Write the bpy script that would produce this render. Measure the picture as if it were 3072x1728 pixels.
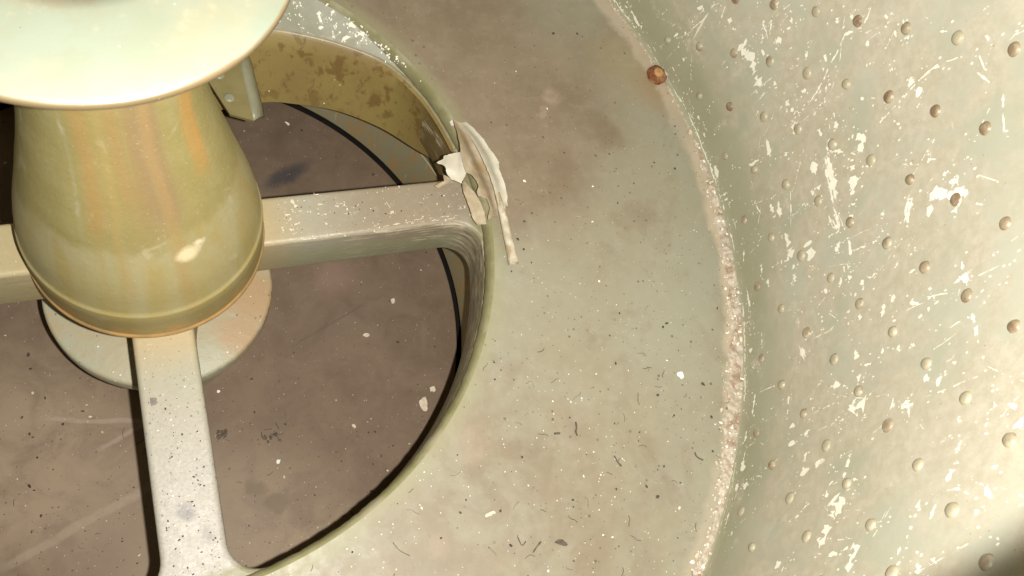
import bpy, bmesh, math, random
from math import sin, cos, pi, sqrt, atan2, hypot, radians
from mathutils import Vector, Matrix, noise as mnoise
from mathutils.geometry import delaunay_2d_cdt

S = 0.3                                  # modelling unit -> metres
scene = bpy.context.scene
for o in list(bpy.data.objects): bpy.data.objects.remove(o)
COL = scene.collection

# ---------------------------------------------------------------- camera
RX, RY, RZ = Vector((0.92131, -0.25806, 0.29084)), Vector((-0.14159, -0.91932, -0.36715)), Vector((0.36212, 0.29708, -0.88352))   # right, down, forward
CPOS = Vector((0.09029, -1.09415, 2.23047))
cd = bpy.data.cameras.new('camera'); cam = bpy.data.objects.new('camera', cd); COL.objects.link(cam)
M = Matrix((RX, -RY, -RZ)).transposed().to_4x4(); M.translation = CPOS * S
cam.matrix_world = M
cd.sensor_width = 36; cd.lens = 28.614; cd.clip_start = 0.02; cd.clip_end = 50
cd.dof.use_dof = True; cd.dof.focus_distance = 2.65 * S; cd.dof.aperture_fstop = 22
scene.camera = cam
# ---------------------------------------------------------------- world: a dark interior
w = bpy.data.worlds.new('World'); scene.world = w; w.use_nodes = True
w.node_tree.nodes['Background'].inputs[0].default_value = (1.0, .9, .75, 1)
w.node_tree.nodes['Background'].inputs[1].default_value = 0.012
# ---------------------------------------------------------------- the flash beside the lens
ld = bpy.data.lights.new('flash', 'SPOT'); fl = bpy.data.objects.new('flash', ld); COL.objects.link(fl)
fl.location = (CPOS + RX * .115 + RY * .008) * S
ld.energy = 38; ld.color = (1.0, .965, .90); ld.shadow_soft_size = .0045
ld.spot_size = radians(106.1); ld.spot_blend = .10
fl.rotation_euler = Vector((0.32308, 0.74758, -0.74805)).to_track_quat('-Z', 'Y').to_euler()
# ---------------------------------------------------------------- colour management
vs = scene.view_settings
vs.view_transform = 'Standard'; vs.look = 'None'; vs.exposure = 0.0; vs.gamma = 1; vs.use_curve_mapping = False
scene.render.resolution_x = 1024; scene.render.resolution_y = 576

# ================================================================ measured marks (modelling units)
SCUFF = [[[[0.694,0.046],[0.647,0.053],[0.604,0.042],[0.551,0.058]],0.009],[[[0.447,0.34],[0.425,0.331]],0.0169],[[[0.396,0.401],[0.392,0.33],[0.411,0.24]],0.0028],[[[0.36,0.437],[0.334,0.366]],0.0032],[[[0.324,0.42],[0.293,0.41],[0.277,0.413]],0.014],[[[0.447,0.157],[0.443,0.185]],0.0079],[[[0.426,0.214],[0.407,0.219]],0.0065],[[[0.217,0.552],[0.21,0.527],[0.185,0.526],[0.16,0.518]],0.0061],[[[0.198,0.568],[0.167,0.536]],0.0061],[[[0.143,0.636],[0.136,0.613],[0.113,0.604]],0.0128],[[[0.216,0.446],[0.219,0.406],[0.195,0.403],[0.162,0.418],[0.12,0.403],[0.077,0.404],[0.053,0.4]],0.026],[[[0.201,0.408],[0.172,0.418]],0.0282],[[[0.153,0.445],[0.121,0.437]],0.0115],[[[0.151,0.475],[0.118,0.471]],0.0112],[[[0.136,0.535],[0.125,0.557],[0.113,0.526]],0.0156],[[[0.19,0.506],[0.17,0.498]],0.0099],[[[0.035,0.471],[0.016,0.462]],0.0181],[[[0.034,0.391],[0.037,0.417]],0.0036],[[[-0.052,0.481],[-0.079,0.462]],0.0104],[[[-0.08,0.487],[-0.084,0.492]],0.0099],[[[-0.118,0.492],[-0.129,0.456],[-0.168,0.48]],0.0103],[[[-0.091,0.337],[-0.129,0.332],[-0.164,0.334]],0.011],[[[-0.173,0.407],[-0.193,0.401]],0.0149],[[[-0.13,0.274],[-0.12,0.22]],0.0077],[[[-0.007,0.039],[-0.042,0.042],[-0.072,0.037]],0.0116],[[[-0.14,0.042],[-0.15,0.041]],0.0252],[[[0.317,0.008],[0.285,0.01]],0.0159],[[[0.218,0.002],[0.155,-0.01]],0.0081],[[[0.19,0.063],[0.154,0.064]],0.0055],[[[0.142,0.075],[0.1,0.077]],0.0047],[[[0.107,0.057],[0.087,0.052]],0.0066],[[[0.365,0.137],[0.362,0.139]],0.0081],[[[0.476,0.071],[0.462,0.077]],0.0054],[[[0.384,0.069],[0.335,0.061]],0.0039],[[[0.052,0.483],[0.062,0.41],[0.068,0.348]],0.0016],[[[0.023,0.853],[0.013,0.864]],0.0106],[[[-0.015,0.903],[-0.039,0.862],[-0.048,0.834],[-0.026,0.777],[-0.051,0.725],[-0.061,0.688],[-0.085,0.643],[-0.099,0.595],[-0.11,0.547]],0.0042],[[[0.002,0.828],[-0.006,0.815]],0.0092],[[[0.042,0.639],[0.025,0.648]],0.0043],[[[0.026,0.635],[0.013,0.613]],0.0058],[[[-0.018,0.687],[-0.046,0.681]],0.0076],[[[-0.051,0.615],[-0.058,0.658],[-0.058,0.69]],0.0069],[[[-0.098,0.824],[-0.104,0.849]],0.0103],[[[-0.127,0.922],[-0.145,0.918]],0.0063],[[[-0.105,0.964],[-0.133,0.952]],0.0036],[[[-0.221,1.037],[-0.238,1.06]],0.004],[[[-0.329,1.104],[-0.326,1.125],[-0.32,1.151]],0.0089],[[[-0.339,1.108],[-0.382,1.109],[-0.402,1.121]],0.0045],[[[-0.372,1.088],[-0.421,1.111]],0.0047],[[[-0.315,1.063],[-0.296,1.019],[-0.288,0.977],[-0.29,0.929],[-0.298,0.886],[-0.308,0.815],[-0.314,0.764]],0.0039],[[[-0.267,0.913],[-0.289,0.915]],0.0211],[[[-0.306,0.922],[-0.33,0.932]],0.0195],[[[-0.21,0.862],[-0.211,0.882]],0.0097],[[[-0.211,0.74],[-0.222,0.763]],0.0078],[[[-0.232,0.776],[-0.247,0.797]],0.0036],[[[-0.102,0.646],[-0.111,0.667]],0.0033],[[[-0.103,0.649],[-0.119,0.638]],0.0046],[[[-0.183,0.643],[-0.24,0.633]],0.0113],[[[-0.208,0.612],[-0.237,0.599]],0.0095],[[[-0.19,0.568],[-0.221,0.567]],0.0116],[[[-0.253,0.573],[-0.272,0.597]],0.0269],[[[-0.286,0.591],[-0.313,0.637]],0.0092],[[[-0.283,0.673],[-0.319,0.717],[-0.338,0.693],[-0.366,0.711]],0.0116],[[[-0.325,0.653],[-0.351,0.682]],0.0096],[[[-0.379,0.74],[-0.395,0.762]],0.0057],[[[-0.092,0.339],[-0.131,0.337],[-0.164,0.332]],0.0124],[[[-0.174,0.409],[-0.189,0.401]],0.0177],[[[-0.212,0.513],[-0.236,0.506]],0.0126],[[[-0.117,0.223],[-0.134,0.299]],0.0052],[[[-0.268,0.506],[-0.316,0.5],[-0.36,0.497]],0.0174],[[[-0.287,0.562],[-0.328,0.562],[-0.374,0.564],[-0.421,0.562]],0.035],[[[-0.342,0.656],[-0.394,0.641],[-0.455,0.625]],0.0206],[[[-0.396,0.809],[-0.377,0.831],[-0.359,0.848],[-0.344,0.828]],0.0039],[[[-0.46,0.82],[-0.478,0.859]],0.0051],[[[-0.484,0.881],[-0.506,0.922]],0.0042],[[[-0.555,0.931],[-0.555,0.953]],0.0076],[[[-0.581,0.945],[-0.599,0.989]],0.0085],[[[-0.584,0.875],[-0.592,0.909],[-0.606,0.941],[-0.633,0.99]],0.0179],[[[-0.455,1.138],[-0.502,1.122],[-0.559,1.112],[-0.568,1.121]],0.0037],[[[-0.503,1.013],[-0.529,1.039]],0.0024],[[[-0.61,1.027],[-0.658,1.078]],0.0023],[[[-0.162,1.018],[-0.19,1.028]],0.0027],[[[-0.06,0.91],[-0.085,0.918]],0.0075],[[[0.014,0.585],[0.021,0.568]],0.0035],[[[0.111,0.658],[0.129,0.666]],0.0056],[[[0.025,0.777],[0.022,0.775]],0.0116],[[[-0.146,0.805],[-0.148,0.807]],0.0071],[[[-0.083,0.491],[-0.087,0.493]],0.0177],[[[-0.115,0.488],[-0.12,0.488]],0.0153],[[[-0.053,0.475],[-0.049,0.485]],0.0122],[[[-0.065,0.573],[-0.058,0.549]],0.0084],[[[0.034,0.465],[0.02,0.463]],0.0175],[[[0.033,0.376],[0.036,0.411]],0.0029],[[[-0.348,0.468],[-0.38,0.477]],0.0175],[[[-0.46,0.537],[-0.51,0.55]],0.0392],[[[-0.461,0.623],[-0.507,0.605]],0.0203],[[[-0.517,0.572],[-0.572,0.581],[-0.625,0.58]],0.0081],[[[-0.634,0.543],[-0.634,0.573]],0.0154],[[[-0.659,0.572],[-0.666,0.568]],0.0161],[[[-0.554,0.533],[-0.559,0.526]],0.0188],[[[-0.509,0.493],[-0.517,0.548]],0.0029],[[[-0.597,0.591],[-0.61,0.663],[-0.61,0.701]],0.0033],[[[-0.286,0.267],[-0.337,0.272]],0.0143],[[[-0.297,0.307],[-0.35,0.298]],0.0102],[[[-0.225,0.207],[-0.242,0.191],[-0.297,0.21]],0.0053],[[[-0.401,0.304],[-0.459,0.318],[-0.515,0.319],[-0.6,0.317]],0.0156],[[[-0.482,0.243],[-0.494,0.294],[-0.478,0.32]],0.0087],[[[-0.477,0.407],[-0.508,0.406],[-0.547,0.414]],0.0263],[[[-0.554,0.834],[-0.575,0.815],[-0.611,0.803]],0.0305],[[[-0.614,0.845],[-0.623,0.885]],0.0158],[[[-0.587,0.874],[-0.594,0.909],[-0.611,0.932],[-0.618,0.964],[-0.639,0.997]],0.0164],[[[-0.632,0.944],[-0.637,0.96]],0.0259],[[[-0.657,0.935],[-0.665,0.971]],0.0098],[[[-0.664,0.996],[-0.686,1.024]],0.0066],[[[-0.585,0.946],[-0.599,0.989]],0.0081],[[[-0.553,0.936],[-0.558,0.957]],0.0055],[[[-0.6,0.718],[-0.615,0.731]],0.0051],[[[-0.708,0.815],[-0.709,0.847]],0.0061],[[[-0.773,0.945],[-0.817,0.95],[-0.855,0.958]],0.0086],[[[-0.835,0.92],[-0.825,0.969]],0.0058],[[[-0.818,0.929],[-0.85,0.971]],0.0024],[[[-0.66,0.515],[-0.67,0.55]],0.0094],[[[-0.707,0.609],[-0.694,0.616]],0.0107],[[[-0.7,0.662],[-0.705,0.664]],0.0105],[[[-0.644,0.415],[-0.663,0.409]],0.0111],[[[-0.673,0.444],[-0.659,0.471]],0.0141],[[[-0.782,0.724],[-0.8,0.723]],0.0126],[[[-0.788,0.693],[-0.825,0.678]],0.0101],[[[-0.843,0.726],[-0.85,0.724]],0.0117],[[[-0.825,0.779],[-0.841,0.811]],0.0074],[[[-0.811,0.836],[-0.82,0.853]],0.0053],[[[-0.878,0.8],[-0.867,0.837],[-0.86,0.872]],0.0083],[[[-0.832,0.83],[-0.848,0.894],[-0.865,0.938]],0.0022],[[[-0.918,0.835],[-0.931,0.865]],0.0073],[[[-0.922,0.966],[-0.969,0.976],[-1.004,0.983]],0.0074],[[[-0.788,0.591],[-0.807,0.602]],0.0119],[[[-0.795,0.545],[-0.793,0.563]],0.0075],[[[-0.938,0.902],[-0.934,0.927],[-0.934,0.962]],0.0024],[[[-0.929,0.665],[-0.914,0.685],[-0.915,0.71]],0.0115],[[[-0.927,0.734],[-0.933,0.741]],0.0074],[[[-0.881,0.578],[-0.926,0.585]],0.0137],[[[-0.931,0.602],[-0.946,0.671]],0.0065],[[[-0.36,0.077],[-0.398,0.06]],0.0061],[[[-0.446,0.159],[-0.504,0.149]],0.0049],[[[-0.486,0.054],[-0.573,0.064]],0.0068],[[[-0.588,0.053],[-0.636,0.051]],0.0062],[[[-0.669,0.12],[-0.73,0.121]],0.0042],[[[-0.688,0.052],[-0.717,0.051]],0.016],[[[-0.515,0.175],[-0.521,0.178]],0.0171],[[[-0.728,0.432],[-0.75,0.434]],0.0105],[[[-0.805,0.35],[-0.815,0.33]],0.0212],[[[-0.708,0.522],[-0.713,0.58]],0.0029],[[[-0.546,0.714],[-0.554,0.728]],0.0051],[[[-0.705,0.745],[-0.708,0.747]],0.0058],[[[-0.266,0.385],[-0.4,0.342]],0.0029],[[[-0.887,0.995],[-0.895,0.998]],0.0134],[[[-0.853,1.074],[-0.849,1.105]],0.003],[[[-0.845,0.983],[-0.847,1.046]],0.0019],[[[-0.893,1.053],[-0.895,1.073]],0.0035],[[[-1.03,0.915],[-1.036,0.923]],0.0145],[[[-0.865,0.086],[-0.931,0.081]],0.0107],[[[-0.979,0.056],[-1.018,0.049]],0.0185],[[[-1.075,0.066],[-1.111,0.07]],0.0198],[[[-1.142,0.049],[-1.191,0.057]],0.0128],[[[-1.156,0.102],[-1.169,0.106]],0.0173],[[[-1.291,0.09],[-1.326,0.101]],0.0087],[[[-0.918,0.278],[-0.998,0.279]],0.0061],[[[-1.015,0.313],[-1.044,0.312]],0.018],[[[-1.056,0.383],[-1.07,0.389]],0.0168],[[[-1.069,0.318],[-1.086,0.318]],0.0164],[[[-1.115,0.397],[-1.147,0.402]],0.0177],[[[-1.162,0.397],[-1.195,0.407]],0.0173],[[[-1.163,0.458],[-1.167,0.459]],0.0153],[[[-1.172,0.591],[-1.207,0.584],[-1.228,0.582]],0.0168],[[[-1.226,0.533],[-1.242,0.543]],0.0106],[[[-1.261,0.571],[-1.283,0.572],[-1.318,0.569],[-1.345,0.558],[-1.37,0.563],[-1.403,0.551]],0.0232],[[[-1.274,0.559],[-1.294,0.574]],0.0298],[[[-1.25,0.524],[-1.276,0.53]],0.012],[[[-1.297,0.593],[-1.306,0.586]],0.0298],[[[-0.947,0.46],[-0.959,0.52],[-0.972,0.544]],0.0096],[[[-0.96,0.588],[-0.963,0.596]],0.0155],[[[-1.021,0.577],[-1.048,0.591],[-1.042,0.612],[-1.048,0.659]],0.0223],[[[-1.047,0.575],[-1.053,0.571]],0.0221],[[[-1.053,0.624],[-1.063,0.594]],0.0111],[[[-1.01,0.407],[-1.008,0.473],[-1.004,0.542]],0.0027],[[[-1.074,0.716],[-1.079,0.735]],0.0145],[[[-1.089,0.745],[-1.092,0.804]],0.0065],[[[-1.094,0.786],[-1.121,0.788]],0.0076],[[[-1.08,0.776],[-1.079,0.783]],0.0121],[[[-1.037,0.825],[-1.059,0.885]],0.0164],[[[-1.217,0.951],[-1.243,0.944],[-1.278,0.939],[-1.309,0.927]],0.0091],[[[-1.322,0.933],[-1.325,0.962],[-1.34,0.993]],0.0041],[[[-1.348,0.91],[-1.38,0.903]],0.0059],[[[-1.331,0.864],[-1.355,0.858],[-1.382,0.854],[-1.415,0.849]],0.0099],[[[-1.426,0.836],[-1.45,0.833]],0.0064],[[[-1.279,0.652],[-1.299,0.668],[-1.317,0.655]],0.0054],[[[-1.414,0.55],[-1.425,0.587],[-1.426,0.632]],0.0098],[[[-1.418,0.648],[-1.41,0.669],[-1.419,0.697],[-1.445,0.688],[-1.481,0.69]],0.0118],[[[-1.395,0.687],[-1.402,0.687]],0.0105],[[[-1.446,0.886],[-1.46,0.905]],0.0082],[[[-1.468,0.93],[-1.482,0.955]],0.0051],[[[-1.475,0.903],[-1.498,0.907]],0.0086],[[[-1.466,0.842],[-1.472,0.847]],0.0059],[[[-1.415,0.384],[-1.439,0.404]],0.0214],[[[-1.216,0.399],[-1.228,0.4]],0.018],[[[-0.958,0.393],[-0.969,0.401]],0.0056],[[[-1.171,1.062],[-1.177,1.085]],0.0149],[[[-1.152,1.028],[-1.182,1.037]],0.0079],[[[-1.113,1.019],[-1.11,1.049]],0.005],[[[-1.163,0.933],[-1.173,0.949]],0.0028],[[[-1.21,1.088],[-1.22,1.095]],0.0185],[[[-1.194,1.004],[-1.203,1.016]],0.0063],[[[-1.355,1.036],[-1.344,1.053]],0.0216],[[[-1.383,1.019],[-1.378,1.021]],0.0112],[[[-1.431,1.061],[-1.447,1.086]],0.0057],[[[-1.296,0.419],[-1.315,0.425]],0.0133],[[[-1.277,0.445],[-1.29,0.453]],0.0142],[[[-1.237,0.042],[-1.284,0.042]],0.0066],[[[-0.867,0.111],[-0.869,0.196]],0.0018],[[[-1.207,0.881],[-1.205,0.942]],0.0015],[[[-1.034,0.141],[-1.05,0.175]],0.0016]]
SEAM = [(.66, 1.85, .007), (.45, 1.85, .009), (.30, 1.85, .006)] + [[0.1199,1.836,0.008],[0.0809,1.854,0.008],[0.0255,1.87,0.013],[-0.0443,1.866,0.026],[-0.1036,1.855,0.036],[-0.1536,1.852,0.042],[-0.2187,1.851,0.041],[-0.2821,1.85,0.046],[-0.3446,1.844,0.051],[-0.4054,1.842,0.058],[-0.4641,1.847,0.064],[-0.5297,1.845,0.059],[-0.5794,1.846,0.049],[-0.6286,1.847,0.033],[-0.6703,1.847,0.027],[-0.7117,1.847,0.017],[-0.7516,1.85,0.03],[-0.7792,1.847,0.033]]
FLAKE = {"flap":[[0.8489,0.0806,0.06],[0.8634,0.0767,0.05],[0.8785,0.0747,0.04],[0.8831,0.0501,0.035],[0.8935,0.0332,0.03],[0.9218,0.0157,0.03],[0.9291,0.0267,0.035],[0.9447,0.0472,0.04],[0.9532,0.0678,0.05],[0.9518,0.0872,0.06],[0.9328,0.1061,0.07],[0.9039,0.0941,0.09],[0.8679,0.086,0.09],[0.8673,0.0816,0.08]],"curl":[[0.9517,0.2511,0.03],[0.9718,0.2332,0.035],[0.993,0.1867,0.03],[1.0124,0.1434,0.02],[1.0263,0.0848,0.015],[1.0327,0.0305,0.012],[1.0353,-0.0361,0.01],[1.0158,-0.1111,0.02],[0.9898,-0.1113,0.035],[0.9758,-0.1221,0.04],[0.9771,-0.1102,0.04],[0.9921,-0.0811,0.035],[0.9908,-0.059,0.04],[0.9876,-0.051,0.045],[0.9595,-0.0423,0.05],[0.9555,-0.0302,0.055],[0.9684,-0.0085,0.05],[0.9659,0.0097,0.055],[0.955,0.0246,0.06],[0.9369,0.0367,0.06],[0.9314,0.0626,0.07],[0.9289,0.1006,0.08],[0.9338,0.1273,0.08],[0.9447,0.1894,0.06]],"outer_curl":[[0.9714,0.2326,0.036],[0.998,0.2429,0.02],[1.0195,0.2169,0.02],[1.0389,0.1728,0.025],[1.0502,0.1297,0.03],[1.0619,0.0984,0.03],[1.0686,0.0784,0.03],[1.0582,0.0531,0.035],[1.065,0.0213,0.03],[1.0668,-0.0084,0.03],[1.0628,-0.0372,0.03],[1.0564,-0.0775,0.025],[1.0423,-0.0814,0.04],[1.0401,-0.1048,0.03],[1.0181,-0.1005,0.035],[1.0204,-0.0527,0.045],[1.0123,0.0061,0.06],[1.0031,0.0555,0.07],[0.9936,0.1182,0.065],[0.9828,0.1722,0.055]],"lower_strip":[[0.9294,0.0258,0.01],[0.9324,0.0242,0.035],[0.9422,-0.0002,0.04],[0.9548,-0.0262,0.04],[0.9645,-0.0534,0.035],[0.9722,-0.0884,0.03],[0.9722,-0.128,0.02],[0.9448,-0.1227,0.012],[0.9399,-0.1045,0.005],[0.9342,-0.0615,0.01],[0.9297,-0.0168,0.012]],"thin_curl":[[0.8821,0.0677,0.0],[0.8888,0.0572,0.01],[0.8972,0.0383,0.02],[0.8804,0.0311,0.01],[0.8554,0.0281,-0.01],[0.8461,0.0374,-0.01],[0.8535,0.0374,0.0],[0.8749,0.04,0.01]],"edge_chip":[[0.9501,0.2594,0.0],[0.9576,0.2635,0.01],[0.9663,0.2584,0.01],[0.9654,0.2449,0.0],[0.9569,0.2497,-0.01]]}
ROLL = [[1.029,-0.0319,0.035,0.007],[1.029,-0.1044,0.032,0.0095],[1.0287,-0.1462,0.026,0.0105],[1.0273,-0.1884,0.022,0.0115],[1.0266,-0.2305,0.018,0.0125],[1.0249,-0.2705,0.015,0.0145]]
CHIP_RING = [[1.4774,-0.7197,0.0328],[1.3011,-0.3682,0.0098],[1.1478,0.0151,0.0109],[1.76,-0.6341,0.0109]]
CHIP_FLOOR = [[0.5625,0.822,0.0286],[0.8332,-0.0371,0.0243],[0.6977,-0.1618,0.0243],[0.8635,-0.4795,0.0543],[0.9087,-0.4265,0.0314],[0.5801,-0.5083,0.0186],[0.2885,-0.5793,0.0186],[0.1261,-0.2813,0.0143]]
DARK_RING = [[1.5467,-0.7622,0.0142],[1.3767,-0.7657,0.012],[1.4745,-0.5543,0.0098],[1.2707,-1.0577,0.0142],[1.5368,-0.8678,0.012],[1.7287,0.0042,0.0098],[1.6545,0.0357,0.0077],[1.4605,-0.1011,0.0088]]
TWIG = [[[1.0835,-0.7904],[1.0802,-0.8092],[1.0753,-0.8166],[1.0759,-0.8312]],[[1.1732,-0.9126],[1.1776,-0.9316],[1.186,-0.9467]],[[1.4387,-0.96],[1.4414,-0.9755],[1.4579,-0.9891]],[[0.851,-1.1127],[0.8666,-1.1005],[0.8814,-1.0912]],[[0.819,-1.0614],[0.825,-1.0867],[0.839,-1.0794]],[[1.0067,-0.8105],[1.0241,-0.813]],[[0.482,-0.9928],[0.495,-1.0167],[0.5177,-1.0359]],[[0.3015,-1.0741],[0.3422,-1.0723]]]
SPOKE_SCUFF = [[[[0.3726,0.0211],[0.3994,0.0226]],0.0039],[[[0.3691,0.0122],[0.3954,0.0114]],0.0055],[[[0.3711,0.0004],[0.3914,0.0002]],0.0047],[[[0.4046,0.0643],[0.4134,0.0444],[0.4267,0.0146]],0.0118],[[[0.4805,0.0365],[0.5006,0.0317]],0.0055],[[[0.4713,0.0092],[0.4894,0.0165]],0.0071],[[[0.4941,-0.003],[0.504,0.0052]],0.0047],[[[0.522,0.0221],[0.5705,0.0187]],0.0039],[[[0.5426,0.0292],[0.5728,0.0305]],0.0032],[[[0.5952,0.0134],[0.6082,0.0239]],0.0032],[[[0.5487,-0.0049],[0.6003,-0.004]],0.0028],[[[0.3788,-0.026],[0.4162,-0.0214]],0.0047],[[[0.3804,-0.04],[0.409,-0.039]],0.0063],[[[0.3899,-0.055],[0.4074,-0.048]],0.0047],[[[0.3682,-0.0521],[0.3698,-0.0546]],0.0047],[[[0.6924,0.0165],[0.7012,-0.004]],0.0047],[[[0.7013,-0.0138],[0.7009,-0.0259]],0.0047],[[[0.7028,0.0646],[0.7429,0.0627]],0.0028],[[[0.8612,-0.0106],[0.8674,-0.0139]],0.0071],[[[0.9181,0.0205],[0.9465,0.0199]],0.0024],[[[0.8889,-0.0214],[0.9497,-0.0236]],0.002],[[[0.8956,-0.0322],[0.9472,-0.0333]],0.002],[[[0.6487,-0.0531],[0.6551,-0.0539]],0.0087],[[[0.485,-0.0511],[0.4952,-0.0524]],0.0103],[[[0.4738,0.0683],[0.4907,0.0687]],0.0063],[[[0.3903,-0.0756],[0.497,-0.0759]],0.0032],[[[0.4731,-0.0705],[0.5699,-0.0691]],0.0039],[[[0.5829,-0.0684],[0.7608,-0.0576]],0.0035],[[[0.7619,-0.0528],[0.9181,-0.0548]],0.0035],[[[0.7822,-0.0627],[0.9156,-0.0645]],0.0028]]
STRIP_CHIP = [[[[0.6141,0.7358],[0.6118,0.6739]],0.026],[[[0.6453,0.7294],[0.6663,0.7174]],0.0174],[[[0.6763,0.6494],[0.6882,0.6154]],0.026],[[[0.7004,0.6768],[0.7204,0.6591]],0.0174],[[[0.7123,0.6425],[0.7522,0.6298]],0.0113],[[[0.7546,0.6184],[0.7817,0.5892]],0.0113],[[[0.7746,0.6459],[0.7793,0.6231]],0.0087],[[[0.8029,0.577],[0.8135,0.5597]],0.0174],[[[0.7983,0.6224],[0.803,0.6109]],0.0087],[[[0.7392,0.6585],[0.7451,0.6526]],0.0078],[[[0.5357,0.7828],[0.5715,0.7537]],0.0078],[[[0.6554,0.7577],[0.6244,0.7412]],0.0087],[[[0.8608,0.5127],[0.8797,0.4894]],0.0078],[[[0.6909,0.6997],[0.7191,0.6762]],0.0069]]

# ================================================================ node helpers
class NT:
    def __init__(s, name):
        s.m = bpy.data.materials.new(name); s.m.use_nodes = True
        s.t = s.m.node_tree; s.b = s.t.nodes['Principled BSDF']
        g = s.t.nodes.new('ShaderNodeNewGeometry')
        v = s.t.nodes.new('ShaderNodeVectorMath'); v.operation = 'SCALE'; v.inputs['Scale'].default_value = 1 / S
        s.l(g.outputs['Position'], v.inputs[0]); s.P = v.outputs[0]; s.G = g
    def l(s, a, b): s.t.links.new(a, b)
    def put(s, inp, v):
        if hasattr(v, 'links'): s.l(v, inp)
        elif isinstance(v, (tuple, list)) and len(v) == 3 and inp.type == 'RGBA': inp.default_value = (*v, 1)
        else: inp.default_value = v
    def math(s, op, a, b=0.0, c=0.0):
        n = s.t.nodes.new('ShaderNodeMath'); n.operation = op
        s.put(n.inputs[0], a); s.put(n.inputs[1], b); s.put(n.inputs[2], c); return n.outputs[0]
    def vec(s, op, a, b=(0, 0, 0)):
        n = s.t.nodes.new('ShaderNodeVectorMath'); n.operation = op
        s.put(n.inputs[0], a); s.put(n.inputs[1], b)
        return n.outputs['Value' if op in ('DISTANCE', 'LENGTH', 'DOT_PRODUCT') else 'Vector']
    def noise(s, scale, detail=4, rough=.55, dist=0.0, v=None, out=0):
        n = s.t.nodes.new('ShaderNodeTexNoise'); n.inputs['Scale'].default_value = scale
        n.inputs['Detail'].default_value = detail; n.inputs['Roughness'].default_value = rough
        n.inputs['Distortion'].default_value = dist; s.l(v or s.P, n.inputs['Vector']); return n.outputs[out]
    def ramp(s, f, a, b, lo=0.0, hi=1.0):
        n = s.t.nodes.new('ShaderNodeMapRange'); n.interpolation_type = 'SMOOTHSTEP'
        s.put(n.inputs[0], f)
        n.inputs[1].default_value = a; n.inputs[2].default_value = b
        n.inputs[3].default_value = lo; n.inputs[4].default_value = hi; return n.outputs[0]
    def mix(s, f, a, b, mode='MIX'):
        n = s.t.nodes.new('ShaderNodeMix'); n.data_type = 'RGBA'; n.blend_type = mode
        s.put(n.inputs[0], f); s.put(n.inputs[6], a); s.put(n.inputs[7], b); return n.outputs[2]
    def mul(s, a, b): return s.math('MULTIPLY', a, b)
    def mx(s, a, b): return s.math('MAXIMUM', a, b)
    def xyz(s):
        n = s.t.nodes.new('ShaderNodeSeparateXYZ'); s.l(s.P, n.inputs[0]); return n.outputs
    def comb(s, x, y, z):
        n = s.t.nodes.new('ShaderNodeCombineXYZ'); s.put(n.inputs[0], x); s.put(n.inputs[1], y); s.put(n.inputs[2], z); return n.outputs[0]
    def cyl(s, ka, kz):                   # unrolled cylinder coordinates
        x, y, z = s.xyz(); return s.comb(s.mul(s.math('ARCTAN2', y, x), ka), s.mul(z, kz), 0.0)
    def warp(s, scale, amt):
        return s.vec('ADD', s.P, s.vec('MULTIPLY', s.vec('SUBTRACT', s.noise(scale, 4, .6, out=1), (.5, .5, .5)), (amt, amt, amt)))
    def blot(s, Pw, c, r, soft=.5):
        return s.ramp(s.vec('DISTANCE', Pw, tuple(c)), r * (1 + soft), r * (1 - soft))
    def dots(s, scale, rad, keep, seed=0.0, v=None):   # round specks of varied size
        n = s.t.nodes.new('ShaderNodeTexVoronoi'); n.inputs['Scale'].default_value = scale
        s.l(s.vec('ADD', v or s.P, (seed, seed * 1.7, seed * .3)), n.inputs['Vector'])
        sc = s.t.nodes.new('ShaderNodeSeparateColor'); s.l(n.outputs['Color'], sc.inputs[0])
        k = s.math('GREATER_THAN', sc.outputs[0], 1 - keep)
        d = s.math('LESS_THAN', n.outputs['Distance'], s.mul(s.math('MULTIPLY_ADD', sc.outputs[1], .8, .2), rad))
        return s.mul(k, d)
    def bump(s, h, strength, dist=.002, prev=None):
        n = s.t.nodes.new('ShaderNodeBump'); n.inputs['Strength'].default_value = strength; n.inputs['Distance'].default_value = dist
        s.put(n.inputs['Height'], h)
        if prev is not None: s.l(prev, n.inputs['Normal'])
        s.l(n.outputs[0], s.b.inputs['Normal']); return n.outputs[0]
    def done(s, col, rough=.5, spec=.5, metal=0.0):
        s.put(s.b.inputs['Base Color'], col); s.put(s.b.inputs['Roughness'], rough)
        s.b.inputs['Specular IOR Level'].default_value = spec; s.b.inputs['Metallic'].default_value = metal
        return s.m

GREEN = (.345, .345, .235); BROWN = (.285, .222, .158); PALE = (.50, .46, .37); OLIVE = (.30, .275, .125)

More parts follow.
